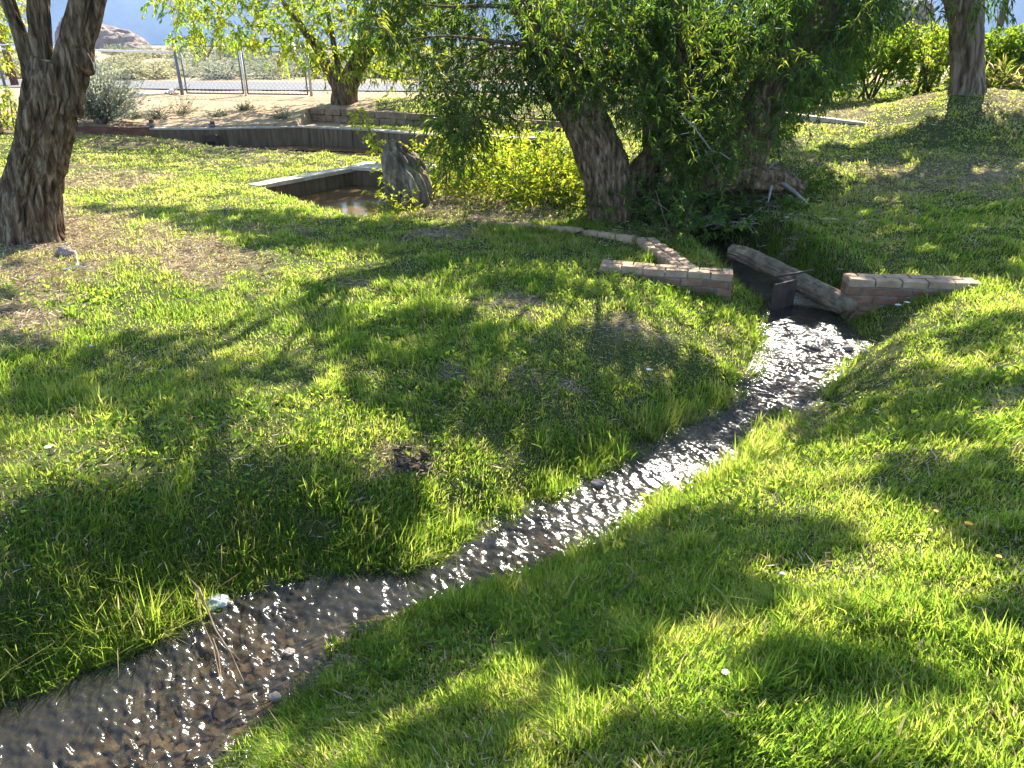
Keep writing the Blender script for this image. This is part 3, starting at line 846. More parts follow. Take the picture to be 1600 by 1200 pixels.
# ------------------------------------------------------------------ the big willow
def P_(px, py, Y): return aty(px, py, Y)
WB = gpt(958, 338)
wil = thing('willow_tree', 'big multi-trunk willow with narrow hanging leaves standing by the brick-edged channel', 'tree', WB)
mb = MB()
bark_tube(mb, [WB + (0.03, 0, -0.5), P_(958, 310, WB[1]), P_(942, 255, WB[1] + .05), P_(915, 190, WB[1] + .1), P_(872, 105, 9.5), P_(838, 35, 9.6), P_(803, -60, 9.8), P_(770, -160, 10.0)], [0.36, 0.31, 0.29, 0.285, 0.27, 0.24, 0.2, 0.16], 160, 220, 0.042, 13, 5, 3, 0.07, 0.0)
mb.build('trunk', M['willow_bark'], wil, True)
for pts, rad, sd in (
    ([(1050, 335, 9.9), (1045, 270, 9.9), (1040, 200, 10.0), (1048, 120, 10.1), (1058, 40, 10.2), (1070, -90, 10.4)], [0.42, 0.36, 0.3, 0.27, 0.24, 0.18], 13),
    ([(985, 300, 9.5), (1010, 255, 9.6), (1040, 225, 9.8), (1075, 205, 10.0)], [0.2, 0.17, 0.13, 0.08], 14),
    ([(1040, 320, 9.5), (1042, 295, 9.35), (1045, 278, 9.15)], [0.16, 0.11, 0.075], 15)):
    mb = MB(); bark_tube(mb, [P_(*q) for q in pts], rad, 60, 70, 0.025, 9, 5, sd, 0.08)
    mb.build('limb', M['willow_bark'], wil, True)
stub = P_(1045, 277, 9.12)
mb = MB()
dn = unit(np.array([0.0, 0, CAM_H]) - stub) * np.array([1, 1, 0.6])
mb.tube([stub - dn * 0.03, stub + dn * 0.012], [0.062, 0.058], 20)
cs_ = mb.build('cut_branch_end', M['cut_wood'], wil, True); tag(cs_, 'round sawn branch end with pale ring and dark centre')
mb = MB(); mb.tube([stub + dn * 0.008, stub + dn * 0.024], [0.033, 0.031], 16); mb.build('heartwood', M['heartwood'], cs_, True)
# thin bare branches, dark against the leaves on the left and pale dead ones on the right
for pts, r in (([(845, 70, 9.5), (800, 68, 9.3), (740, 60, 9.2), (690, 55, 9.0), (640, 62, 8.9)], 0.03), ([(850, 100, 9.5), (815, 78, 9.3), (775, 72, 9.2), (735, 92, 9.1), (700, 130, 9.0)], 0.022),
               ([(820, 108, 9.5), (795, 118, 9.4), (770, 150, 9.3), (755, 190, 9.2)], 0.016), ([(815, 115, 9.5), (800, 130, 9.3), (785, 155, 9.2)], 0.012), ([(840, 15, 9.7), (760, 8, 9.4), (690, 12, 9.2), (660, 5, 9.1)], 0.03)):
    mb = MB(); q, rr, _t = resample([P_(*a) for a in pts], np.linspace(r, 0.006, len(pts)), 24); mb.tube(q, rr, 7)
    mb.build('branch', M['willow_bark'], wil, True)
for pts, r in (([(1065, 180, 8.7), (1085, 200, 8.6), (1112, 236, 8.5), (1128, 240, 8.5), (1142, 250, 8.4)], 0.012), ([(1112, 236, 8.5), (1112, 252, 8.5)], 0.008), ([(1085, 206, 8.6), (1062, 210, 8.6)], 0.007), ([(1080, 150, 8.6), (1096, 165, 8.6)], 0.009), ([(1085, 220, 8.8), (1098, 262, 8.7)], 0.008), ([(1100, 232, 8.8), (1128, 278, 8.7)], 0.007)):
    mb = MB(); mb.tube([P_(*a) for a in pts], np.linspace(r, r * 0.5, len(pts)), 6)
    mb.build('dead_branch', M['deadwood'], wil, True)
fo = Foliage()
core = [(560, -40), (575, 60), (610, 105), (640, 100), (680, 140), (690, 235), (725, 250), (760, 195), (830, 180), (860, 140), (960, 190), (1010, 190), (1035, 250), (1070, 285), (1120, 265), (1160, 240), (1215, 225), (1240, 175), (1285, 145), (1320, 110), (1345, 60), (1390, 40), (1400, -40)]
def sunblock(px, py, Y):
    p = aty(px, py, Y)
    return rng.random() < 0.96 and (lit_below(p) or lit_below(p - (0, 0, 0.22)))
def lean_gap(px, py, Y): return Y < 10.3 and abs(px - (1180 + (180 - py) * 0.62)) < 42 and py < 205 and rng.random() < 0.85
def blk(px, py, Y):   # the trunk stays visible, and a few holes let the light of the fields through
    if Y < 9.5 and 835 + (py - 80) * 0.4 < px < 940 + (py - 90) * 0.2 and py > 130 and rng.random() < 0.8: return True
    if lean_gap(px, py, Y): return True
    if sunblock(px, py, Y): return True
    if vnoise(np.array([px / 40.0]), np.array([py / 30.0]), np.array([3.0]), 77)[0] < 0.34 and rng.random() < 0.85: return True
    return False
st = pixvol(core, 4200, 8.3, 12.2, blk)
st[:, 2] += 0.12
fo.twigs(st, randdirs(len(st), -0.2, 0.6), rng.uniform(0.22, 0.45, len(st)), 15, 0.085, 0.0145, 0.45, 0.85, (0.1, 0.9), 0.0035)
inner = [(700, -40), (860, -40), (980, 100), (1200, 200), (1320, 60), (1340, -40)]
fcov = [(930, -40), (1270, -40), (1250, 120), (1215, 225), (1160, 245), (1110, 275), (1060, 285), (1020, 240), (985, 160)]
st = pixvol(fcov, 720, 8.3, 9.9, lambda a, b_, c_: lean_gap(a, b_, c_) or rng.random() < 0.8 and sunblock(a, b_, c_) or vnoise(np.array([a / 45.0]), np.array([b_ / 35.0]), np.array([8.0]), 79)[0] < 0.3)
fo.twigs(st, randdirs(len(st), 0.0, 0.7), rng.uniform(0.2, 0.4, len(st)), 15, 0.08, 0.0135, 0.3, 0.9, (0.05, 0.75), 0.0035)
st = pixvol([(770, -40), (960, -40), (975, 60), (960, 150), (880, 150), (820, 90)], 420, 8.4, 9.5, lambda a, b_, c_: rng.random() < 0.9 and sunblock(a, b_, c_))
fo.twigs(st, randdirs(len(st), -0.1, 0.7), rng.uniform(0.2, 0.4, len(st)), 15, 0.085, 0.0155, 0.4, 0.9, (0.1, 0.9), 0.0035)
st = pixvol(inner, 900, 8.8, 11.2, blk)
fo.twigs(st, randdirs(len(st), -0.3, 0.5), rng.uniform(0.25, 0.45, len(st)), 16, 0.085, 0.014, 0.6, 0.75, (0.05, 0.6), 0.0035)
edge = [(640, 120), (700, 130), (760, 190), (740, 260), (690, 250), (670, 180)]
st = pixvol(edge, 130, 8.4, 11.0, lambda a, b_, c_: sunblock(a, b_, c_)); fo.twigs(st, randdirs(len(st), -0.5, 0.5), rng.uniform(0.2, 0.4, len(st)), 14, 0.08, 0.013, 0.6, 0.7, (0.2, 0.7), 0.003)
canopy(fo, casters['willow'], 0.11, 0.036)
fo.build('crown', M['willow'], wil)
mb = MB(); branches_to(mb, P_(790, -120, 10.0), [p for p in casters['willow'] if p[0] < 1.2], 8, 0.035, 300); branches_to(mb, P_(1070, -80, 10.4), [p for p in casters['willow'] if p[0] >= 1.2], 8, 0.035, 340)
mb.build('upper_branches', M['willow_bark'], wil, True)

# leaning neighbour trunk
LB = gpt(1125, 318); LB[1] = 9.9; LB[2] = gz(LB[0], 9.9)
lea = thing('leaning_willow', 'dark leaning willow trunk slanting up to the right behind the hanging leaves', 'tree', LB)
mb = MB(); bark_tube(mb, [LB + (0, 0, -0.4), P_(1150, 262, 10.0), P_(1185, 180, 10.1), P_(1232, 90, 10.2), P_(1275, 20, 10.3), P_(1310, -50, 10.5), P_(1360, -170, 10.8)], [0.4, 0.32, 0.29, 0.31, 0.33, 0.27, 0.2], 100, 130, 0.035, 8, 5, 23, 0.08, 0.2, 0.3)
mb.build('trunk', M['willow_bark'], lea, True)
fo = Foliage()
st = pixvol([(1180, -60), (1420, -60), (1385, 30), (1330, 40), (1320, 100), (1290, 120), (1240, 160)], 330, 9.2, 10.4, lambda px, py, Y: 1180 + (180 - py) * 0.62 - 45 < px < 1180 + (180 - py) * 0.62 + 50 and rng.random() < 0.75)
fo.twigs(st, randdirs(len(st), -0.5, 0.5), rng.uniform(0.25, 0.45, len(st)), 14, 0.09, 0.014, 0.6, 0.75, (0.05, 0.6), 0.0035)
st = np.array([P_(1360, -170, 10.8) + rng.normal(0, 0.7, 3) + (0, 0, 0.5) for _ in range(220)])
fo.twigs(st, randdirs(len(st), 0, 0.6), 0.4, 12, 0.1, 0.02, 0.5, 0.8, (0.1, 0.7))
fo.build('crown', M['willow'], lea)

# fallen limb and root mass
FB = gpt(1150, 300)
fal = thing('fallen_limb', 'dark thick fallen willow limb lying across the shade right of the trunks', 'fallen limb', FB)
mb = MB(); bark_tube(mb, [P_(1055, 300, 9.7), P_(1110, 283, 9.5), P_(1170, 274, 9.4), P_(1225, 282, 9.3), P_(1255, 300, 9.2)], [0.2, 0.19, 0.2, 0.16, 0.08], 50, 60, 0.03, 9, 5, 33, 0.12)
fal_t = mb.build('limb', M['willow_bark'], fal, True)
mb = MB()
for a, b_, r in (((1220, 283, 9.2), (1262, 318, 9.0), 0.03), ((1205, 290, 9.1), (1200, 316, 8.9), 0.018), ((1190, 270, 9.3), (1215, 250, 9.2), 0.02)):
    mb.tube([P_(*a), (P_(*a) + P_(*b_)) / 2 + rng.normal(0, 0.03, 3), P_(*b_)], [r, r * 0.8, r * 0.4], 6)
mb.build('broken_branch', M['deadwood'], fal, True)

# ------------------------------------------------------------------ undergrowth
def shrub(name, label, cat, base, spots, n, h, L, W, m, tint, group=None, nleaf=13, spread=0.55, droop=0.25, tw=0.004, stems=6, stemr=0.012, open_=0.9):
    s = thing(name, label, cat, base, group)
    fo = Foliage()
    sp = np.array(spots, float)
    k = rng.integers(0, len(sp), n)
    st = sp[k] + rng.normal(0, 1, (n, 3)) * np.array([0.14, 0.14, 0.0]) * spread
    d = randdirs(n, 1.1, 0.5)
    frac = rng.uniform(0.0, 0.7, n)
    st = st + d * (frac * h)[:, None] * np.array([spread * 1.4, spread * 1.4, 1])
    fo.twigs(st, d, h * rng.uniform(0.25, 0.5, n), nleaf, L, W, droop, open_, tint, tw)
    fo.build('foliage', m, s)
    for q in range(stems):
        mb = MB()
        a = sp[q % len(sp)] + rng.normal(0, 0.05, 3) * (1, 1, 0)
        b_ = a + np.array([rng.normal(0, 0.35 * spread * h), rng.normal(0, 0.3 * spread * h), h * rng.uniform(0.5, 0.85)])
        mb.tube([a - (0, 0, 0.05), (a + b_) / 2 + rng.normal(0, 0.03, 3), b_], [stemr, stemr * 0.8, stemr * 0.3], 6); mb.build('stem', M['twig'], s, True)
    return s
ux = [gpt(px, py) for px, py in ((700, 300), (740, 290), (780, 312), (815, 310), (850, 318), (885, 322), (760, 270), (820, 280), (870, 290), (900, 300))]
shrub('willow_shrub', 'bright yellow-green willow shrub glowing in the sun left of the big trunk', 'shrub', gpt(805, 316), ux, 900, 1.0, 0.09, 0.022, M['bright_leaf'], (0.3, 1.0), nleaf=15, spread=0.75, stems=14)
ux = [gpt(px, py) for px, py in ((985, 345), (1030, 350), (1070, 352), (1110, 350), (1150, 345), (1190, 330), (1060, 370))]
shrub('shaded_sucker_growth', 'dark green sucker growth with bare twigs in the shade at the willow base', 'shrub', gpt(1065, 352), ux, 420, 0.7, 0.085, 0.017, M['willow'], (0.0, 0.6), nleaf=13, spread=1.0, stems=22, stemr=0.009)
ux = [gpt(px, py) for px, py in ((1230, 300), (1265, 295), (1290, 300))]
shrub('low_sucker_plant', 'low dark leafy suckers at the tip of the fallen limb', 'shrub', gpt(1262, 298), ux, 60, 0.28, 0.07, 0.014, M['willow'], (0.1, 0.7), nleaf=10, spread=0.9, stems=4, stemr=0.006)

# ------------------------------------------------------------------ weathered stump and its sapling
SB = gpt(634, 318)
stp = thing('tree_stump', 'gnarled grey weathered tree stump standing beside the concrete basin', 'stump', SB)
mb = MB(); bark_tube(mb, [SB + (0.03, 0, -0.15), P_(640, 290, SB[1]), P_(628, 258, SB[1] + 0.05), P_(618, 236, SB[1] + 0.1), P_(624, 226, SB[1] + 0.14)], [0.31, 0.29, 0.25, 0.17, 0.09], 130, 110, 0.06, 10, 3.2, 47, 0.17, 0.0, 1.0)
mb.build('stump_body', M['stump'], stp, True)
mb = MB()
for a in range(7):
    th = a * 0.9 + 0.3
    mb.tube([SB + (0.24 * math.cos(th), 0.24 * math.sin(th), 0.1), SB + (0.33 * math.cos(th), 0.33 * math.sin(th), 0.03), SB + (0.42 * math.cos(th), 0.42 * math.sin(th), -0.05)], [0.05, 0.035, 0.015], 8); mb.build('root', M['stump'], stp, True); mb = MB()
pB = gpt(603, 300); pB[2] = max(pB[2], -0.35)
sap = thing('sapling', 'thin sapling with bright leaves leaning left beside the stump', 'sapling', pB)
stem = [pB - (0, 0, 0.1), aty(606, 262, pB[1]), aty(590, 225, pB[1]), aty(572, 195, pB[1]), aty(556, 172, pB[1])]
mb = MB(); q, rr, _t = resample(stem, [0.016, 0.013, 0.01, 0.007, 0.004], 20); mb.tube(q, rr, 6); mb.build('stem', M['twig'], sap, True)
fo = Foliage(); k = rng.integers(4, 20, 46); fo.twigs(q[k], randdirs(46, 0.25, 0.5), rng.uniform(0.1, 0.26, 46), 8, 0.075, 0.034, 0.3, 0.8, (0.35, 0.95), 0.003)
st = np.array([aty(590 + rng.uniform(-22, 22), 282 + rng.uniform(-14, 14), pB[1]) for _ in range(16)]); fo.twigs(st, randdirs(16, 0.1, 0.5), 0.2, 8, 0.07, 0.03, 0.3, 0.8, (0.4, 0.95), 0.003)
fo.build('foliage', M['bright_leaf'], sap)
shrub('basin_weed', 'pale yellow-green weed hanging over the edge of the brown basin water', 'weed', gpt(590, 335), [gpt(px, py) for px, py in ((585, 334), (605, 330), (620, 332))], 60, 0.42, 0.07, 0.018, M['bright_leaf'], (0.5, 1.0), nleaf=10, spread=0.7, stems=5, stemr=0.005)

# ------------------------------------------------------------------ left tree with three limbs
TB = gpt(42, 372); TY = TB[1]
lt = thing('furrowed_tree', 'leaning tree with deeply furrowed dark bark forking into three limbs at the left edge', 'tree', TB)
def T_(px, py, dy=0.0): return aty(px, py, TY + dy)
mb = MB(); bark_tube(mb, [TB + (0, 0, -0.2), TB + (0.01, 0, 0.03), T_(48, 320), T_(63, 250), T_(76, 190), T_(84, 140), T_(88, 96)], [0.34, 0.31, 0.255, 0.225, 0.225, 0.24, 0.19], 260, 320, 0.040, 14, 6.5, 61, 0.05, 0.12, 0.25)
mb.build('trunk', M['bark'], lt, True)
for pts, rad, sd in (([(62, 150), (47, 105), (30, 50), (12, 0), (-12, -70), (-60, -200)], [0.11, 0.085, 0.068, 0.06, 0.05, 0.04], 62), ([(68, 165), (64, 105), (61, 50), (60, 0), (58, -70), (40, -220)], [0.13, 0.11, 0.095, 0.09, 0.08, 0.06], 63), ([(98, 170), (113, 100), (127, 45), (138, 0), (152, -60), (185, -220)], [0.18, 0.16, 0.145, 0.14, 0.13, 0.09], 64)):
    mb = MB(); bark_tube(mb, [T_(*p) for p in pts], rad, 120, 150, 0.024, 16, 6.5, sd, 0.05, 0, 0.2); mb.build('limb', M['bark'], lt, True)
for (px, py), sd in (((130, 84), 65), ((88, 150), 66)):
    mb = MB(); a = T_(px - 3, py, -0.12); bark_tube(mb, [a + (-0.02, 0.10, -0.16), a + (0, 0.02, -0.06), a + (0, -0.005, 0.04)], [0.05, 0.075, 0.04], 40, 40, 0.02, 12, 4, sd, 0.1); mb.build('healed_knot', M['bark'], lt, True)
fo = Foliage(); pts = [np.array([TB[0] - 0.1, TY + 0.2, 4.0]) + rng.normal(0, 1, 3) * (1.3, 1.3, 0.8) for _ in range(260)]
pts = [p for p in pts if p[2] > 1.9 + 0.07 * p[1]]
canopy(fo, pts + casters['left'], 0.1, 0.035, 6, 10); fo.build('crown', M['willow'], lt)
mb = MB(); branches_to(mb, T_(58, -70), pts, 8, 0.06, 400); branches_to(mb, T_(152, -60), pts, 8, 0.08, 420); mb.build('upper_branches', M['bark'], lt, True)

# ------------------------------------------------------------------ right tree on the mound
RB = aty(1513, 141, 14.0); RY_ = 14.0
rt = thing('pale_trunk_tree', 'straight pale stripped trunk standing on the mound in front of the hedge', 'tree', RB)
mb = MB(); bark_tube(mb, [RB + (0, 0, -0.2), aty(1513, 130, RY_), aty(1512, 90, RY_), aty(1511, 50, RY_), aty(1507, 15, RY_), aty(1504, -25, RY_), aty(1502, -120, RY_), aty(1500, -260, RY_)], [0.30, 0.275, 0.265, 0.265, 0.285, 0.33, 0.26, 0.18], 140, 160, 0.038, 11, 9, 71, 0.05, 0.1)
mb.build('trunk', M['pale_bark'], rt, True)
mb = MB(); bark_tube(mb, [aty(1500, 25, RY_), aty(1484, 0, RY_ - 0.1), aty(1462, -30, RY_ - 0.2), aty(1420, -80, RY_ - 0.4)], [0.12, 0.1, 0.09, 0.06], 40, 40, 0.012, 10, 6, 72, 0.05); mb.build('limb', M['pale_bark'], rt, True)
fo = Foliage()
canopy(fo, casters['right'], 0.12, 0.04)
st = pixvol([(1360, -30), (1600, -30), (1590, 8), (1480, 12), (1440, 25), (1380, 12)], 60, RY_ - 1.5, RY_ + 1)
fo.twigs(st, randdirs(len(st), -0.5, 0.5), 0.4, 11, 0.13, 0.022, 0.6, 0.7, (0.05, 0.6), 0.004)
fo.build('crown', M['willow'], rt)
mb = MB(); branches_to(mb, aty(1500, -250, RY_), casters['right'], 16, 0.09, 500); mb.build('upper_branches', M['pale_bark'], rt, True)

for px, w_, Y, lab in ((1465, 9, 23, 'thin straight trunk rising behind the hedge left of the pale tree'), (1541, 9, 23, 'thin trunk rising behind the hedge just right of the pale tree'), (1597, 17, 22, 'thicker dark trunk rising behind the hedge at the right edge')):
    b0 = aty(px, 120, Y); b0[2] = 0.45
    o_ = thing('background_tree', lab, 'tree', b0, 'slim trunks behind the hedge')
    mb = MB(); r = w_ / 2 * Y / F; bark_tube(mb, [b0 - (0, 0, 0.3), b0 + (0, 0, 1.2), b0 + (0.05, 0, 3), b0 + (0.02, 0.1, 5)], [r * 1.1, r, r * 0.9, r * 0.6], 24, 50, 0.012, 9, 6, px, 0.04); mb.build('trunk', M['pale_bark'], o_, True)
    fo = Foliage(); st = b0 + np.array([0, 0, 5.2]) + rng.normal(0, 1, (90, 3)) * (0.9, 0.9, 0.7); fo.twigs(st, randdirs(90, -0.1, 0.6), 0.5, 10, 0.14, 0.03, 0.4, 0.8, (0.2, 0.8)); fo.build('crown', M['willow'], o_)

# ------------------------------------------------------------------ hedge at the back right
for i, (px, wpx, top, Y, m_, tint, lab) in enumerate((
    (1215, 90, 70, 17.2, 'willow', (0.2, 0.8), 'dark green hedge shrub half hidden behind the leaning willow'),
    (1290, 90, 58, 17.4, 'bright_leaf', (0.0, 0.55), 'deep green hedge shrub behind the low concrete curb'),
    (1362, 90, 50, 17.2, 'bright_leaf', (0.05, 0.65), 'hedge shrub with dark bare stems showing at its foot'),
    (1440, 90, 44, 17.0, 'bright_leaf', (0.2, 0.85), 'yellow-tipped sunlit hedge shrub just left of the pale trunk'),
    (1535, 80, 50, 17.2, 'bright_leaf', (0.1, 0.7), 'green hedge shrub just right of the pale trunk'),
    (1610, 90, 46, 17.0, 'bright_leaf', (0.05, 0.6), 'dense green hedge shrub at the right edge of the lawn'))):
    b0 = aty(px, 138, Y); b0[2] = gz(b0[0], Y)
    ztop = aty(px, top, Y)[2]; hw = wpx / 2 * Y / F * 1.1
    s = thing('hedge_shrub', lab, 'shrub', b0, 'hedge along the back of the lawn')
    fo = Foliage(); n = 300
    q = np.c_[rng.uniform(-hw, hw, n), rng.uniform(-0.45, 0.6, n), b0[2] + (ztop - b0[2]) * (0.34 + 0.66 * rng.random(n) ** 0.75)]
    q[:, 2] += (fbm(q[:, 0] * 3 + i * 9, q[:, 1] * 3, None, 6, 2) - 0.5) * 0.3
    st = np.c_[b0[0] + q[:, 0], Y + q[:, 1], q[:, 2]]
    fo.twigs(st, randdirs(n, 0.1, 0.7), 0.22, 13, 0.085, 0.045, 0.4, 1.0, tint, 0.005)
    n = 150 if i != 2 else 60; st = np.c_[b0[0] + rng.uniform(-hw, hw, n), Y + rng.uniform(-0.3, 0.6, n), b0[2] + rng.uniform(0.0, 0.55, n)]
    fo.twigs(st, randdirs(n, 0.8, 0.5), 0.25, 11, 0.08, 0.03, 0.4, 0.8, tint, 0.005)
    fo.build('foliage', M[m_], s)
    for k in range(6):
        mb = MB(); a = b0 + (rng.normal(0, 0.16), rng.normal(0, 0.1), -0.05); e = b0 + np.array([rng.uniform(-hw, hw), rng.uniform(-0.3, 0.4), (ztop - b0[2]) * rng.uniform(0.6, 0.9)])
        mb.tube([a, (a + e) / 2 + (0, 0, 0.1), e], [0.03, 0.02, 0.008], 6); mb.build('stem', M['twig'], s, True)
    pass
b0 = aty(1558, 141, 16.2); b0[2] = gz(b0[0], 16.2)
s = thing('tall_grass_clump', 'pale tall grass clump arching beside the foot of the hedge', 'grass clump', b0)
fo = Foliage(); st = b0 + rng.normal(0, 1, (240, 3)) * (0.28, 0.2, 0); fo.twigs(st, randdirs(240, 1.6, 0.4), rng.uniform(0.5, 0.8, 240), 4, 0.3, 0.012, 0.25, 0.35, (0.5, 0.95), 0.004); fo.build('blades', M['grass'], s)

# ------------------------------------------------------------------ yellow tree and shrub at the left edge
b0 = np.array([aty(-25, 130, 16)[0], 16.0, gz(aty(-25, 130, 16)[0], 16.0)])
s = thing('yellow_tree', 'sunlit yellow-green tree behind the furrowed trunk at the left edge', 'tree', b0)
mb = MB(); bark_tube(mb, [b0 - (0, 0, 0.2), b0 + (0, 0, 1.0), b0 + (0.1, 0, 2.6)], [0.12, 0.1, 0.06], 30, 40, 0.012, 9, 6, 81, 0.05); mb.build('trunk', M['bark'], s, True)
fo = Foliage(); st = pixvol([(-90, -80), (28, -80), (38, 10), (30, 60), (12, 100), (-90, 110)], 330, 15.2, 16.8); fo.twigs(st, randdirs(len(st), -0.1, 0.6), 0.3, 12, 0.09, 0.035, 0.4, 0.9, (0.55, 1.0)); fo.build('crown', M['bright_leaf'], s)
b0 = gpt(14, 203)
s = thing('green_shrub', 'low leafy green shrub at the left edge behind the furrowed trunk', 'shrub', b0)
fo = Foliage(); st = b0 + np.c_[rng.uniform(-0.6, 0.36, 150), rng.uniform(-0.3, 0.4, 150), rng.uniform(0.05, 0.78, 150)]; fo.twigs(st, randdirs(150, 0.5, 0.6), 0.2, 12, 0.07, 0.03, 0.3, 0.9, (0.2, 0.9)); fo.build('foliage', M['bright_leaf'], s)
mb = MB()
for k in range(7): mb = MB(); mb.tube([b0 + (rng.normal(0, 0.1), 0, -0.05), b0 + (rng.uniform(-0.5, 0.3), rng.uniform(-0.2, 0.3), 0.7)], [0.015, 0.006], 6); mb.build('stem', M['twig'], s, True)
pass

# ------------------------------------------------------------------ far-bank tree with several forks
b0 = gpt(538, 168); FY = max(b0[1], 19.6); b0 = np.array([aty(538, 165, FY)[0], FY, aty(538, 165, FY)[2]])
ft = thing('forked_tree', 'low forked tree with sunlit leaves standing above the block wall', 'tree', b0)
def F_(px, py, dy=0.0): return aty(px, py, FY + dy)
mb = MB(); bark_tube(mb, [b0 - (0, 0, 0.25), F_(538, 160), F_(538, 145), F_(540, 130)], [0.36, 0.33, 0.32, 0.30], 70, 60, 0.03, 8, 5, 91, 0.08, 0.1); mb.build('trunk', M['bark'], ft, True)
for pts, rad, sd in (([(532, 146), (524, 125), (512, 108), (500, 80), (470, 40), (440, 0)], [0.2, 0.17, 0.15, 0.12, 0.09, 0.05], 92), ([(541, 140), (545, 118), (556, 98), (566, 70), (580, 20), (600, -40)], [0.22, 0.19, 0.17, 0.13, 0.1, 0.05], 93), ([(546, 140), (556, 120), (563, 100), (584, 72), (620, 40), (660, 10)], [0.18, 0.16, 0.15, 0.11, 0.08, 0.05], 94), ([(537, 138), (534, 118), (526, 98), (520, 60), (510, 10)], [0.14, 0.1, 0.09, 0.07, 0.05], 95)):
    mb = MB(); bark_tube(mb, [F_(*p) for p in pts], rad, 40, 50, 0.014, 9, 5, sd, 0.06); mb.build('limb', M['bark'], ft, True)
fo = Foliage()
fpoly = [(215, -60), (235, 5), (300, 25), (262, 45), (275, 62), (330, 58), (370, 75), (420, 85), (480, 95), (505, 110), (540, 118), (590, 115), (610, 128), (640, 110), (700, 100), (740, -60)]
st = pixvol(fpoly, 1150, 17.9, 21.0, lambda px, py, Y: vnoise(np.array([px / 34.0]), np.array([py / 20.0]), np.array([Y]), 78)[0] < 0.30)
fo.twigs(st, randdirs(len(st), -0.15, 0.5), rng.uniform(0.3, 0.5, len(st)), 13, 0.125, 0.042, 0.35, 0.85, (0.1, 0.95), 0.006)
canopy(fo, casters['far'], 0.13, 0.045, 5, 9)
st = np.array([-4.6, 19.6, 4.2]) + rng.normal(0, 1, (300, 3)) * (1.8, 1.4, 0.7)
fo.twigs(st, randdirs(300, 0, 0.5), 0.45, 12, 0.13, 0.045, 0.35, 0.85, (0.1, 0.9), 0.006)
fo.build('crown', M['bright_leaf'], ft)

# ------------------------------------------------------------------ concrete and block walls round the pond
def wall_strip(mb, pts, tops, bottom, th, m=0, top_over=0.0):
    """upright wall along a plan line; thickness goes away from the camera"""
    pts = [np.array(p[:2], float) for p in pts]
    n = len(pts)
    nr = []
    for i in range(n):
        d = unit(pts[min(i + 1, n - 1)] - pts[max(i - 1, 0)])
        nr.append(np.array([-d[1], d[0]]))
    v, f = [], []
    for i in range(n):
        a, b_ = pts[i] - nr[i] * top_over, pts[i] + nr[i] * th
        v += [(*a, bottom[i]), (*a, tops[i]), (*b_, tops[i]), (*b_, bottom[i])]
    for i in range(n - 1):
        o = i * 4
        for k in range(4):
            f.append([o + k, o + (k + 1) % 4, o + 4 + (k + 1) % 4, o + 4 + k])
    f.append([0, 3, 2, 1]); f.append([n * 4 - 4, n * 4 - 3, n * 4 - 2, n * 4 - 1])
    mb.add(v, f, m)
def dense(pts, k=8):
    pts = np.array(pts, float); out = []
    for a in range(len(pts) - 1):
        for u in np.linspace(0, 1, k, endpoint=False): out.append(pts[a] + (pts[a + 1] - pts[a]) * u)
    return out + [pts[-1]]
wp = dense(wallL)
# red-brown timber edging on the left
cut = 11
o_ = thing('timber_edging', 'red-brown timber edging holding back the sand at the left end of the pond', 'retaining wall', wp[0])
mb = MB()
wall_strip(mb, wp[:cut], [p[2] + 0.01 for p in wp[:cut]], [-0.5] * cut, 0.14)
mb.build('sleeper', M['timber'], o_)
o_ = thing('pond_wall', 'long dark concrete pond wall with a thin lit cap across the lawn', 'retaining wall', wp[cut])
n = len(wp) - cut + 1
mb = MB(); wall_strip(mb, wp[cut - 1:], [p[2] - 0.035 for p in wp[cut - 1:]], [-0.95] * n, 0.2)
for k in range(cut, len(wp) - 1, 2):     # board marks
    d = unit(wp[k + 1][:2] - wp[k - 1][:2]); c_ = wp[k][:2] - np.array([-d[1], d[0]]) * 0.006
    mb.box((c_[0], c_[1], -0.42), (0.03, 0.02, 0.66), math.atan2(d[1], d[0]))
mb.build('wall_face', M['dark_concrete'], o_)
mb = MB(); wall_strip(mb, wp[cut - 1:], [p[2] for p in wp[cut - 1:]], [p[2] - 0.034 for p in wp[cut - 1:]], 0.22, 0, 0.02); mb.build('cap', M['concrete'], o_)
mb = MB(); a = wallL[2]; mb.box((a[0], a[1] - 0.10, -0.22), (0.3, 0.16, 0.16), 0.02); mb.box((a[0] + 0.13, a[1] - 0.10, -0.38), (0.08, 0.12, 0.3), 0.02); mb.build('outlet_box', M['rust'], o_)
for px, top, lab in ((238, 187, 'short dark wooden stake leaning on the timber edging'), (333, 190, 'squat dark wooden stake above the outlet box'), (400, 194, 'small pale-faced stake on the pond wall cap')):
    Y = np.interp(aty(px, 198, 17.0)[0], [p[0] for p in wallL], [p[1] for p in wallL]) + 0.16
    a = aty(px, 200, Y); t_ = aty(px, top, Y)
    o_ = thing('wooden_stake', lab, 'stake', a, 'stakes along the pond wall'); mb = MB()
    hh = t_[2] - a[2]
    mb.box((a[0], Y, a[2] + hh / 2 - 0.05), (0.09, 0.08, hh + 0.12), 0.3, 0, 0.004); mb.build('post', M['timber'] if px < 390 else M['deadwood'], o_)
    mb = MB(); mb.box((a[0], Y - 0.06, a[2] + hh * 0.45), (0.14, 0.03, 0.05), 0.3, 0, 0.003); mb.build('cleat', M['dark_steel'], o_)
a, c = onz(112, 206, -0.05), onz(156, 206, -0.08)
mb = MB(); mb.tube([a, (a + c) / 2, c], 0.06, 4); mb.box((c[0] + 0.1, c[1] - 0.02, c[2]), (0.25, 0.1, 0.05), 0.1)
tag(mb.build('plank', M['concrete']), 'pale weathered plank lying on the lawn at the left end of the timber', 'plank')
a, c = gpt(206, 153), gpt(264, 147)
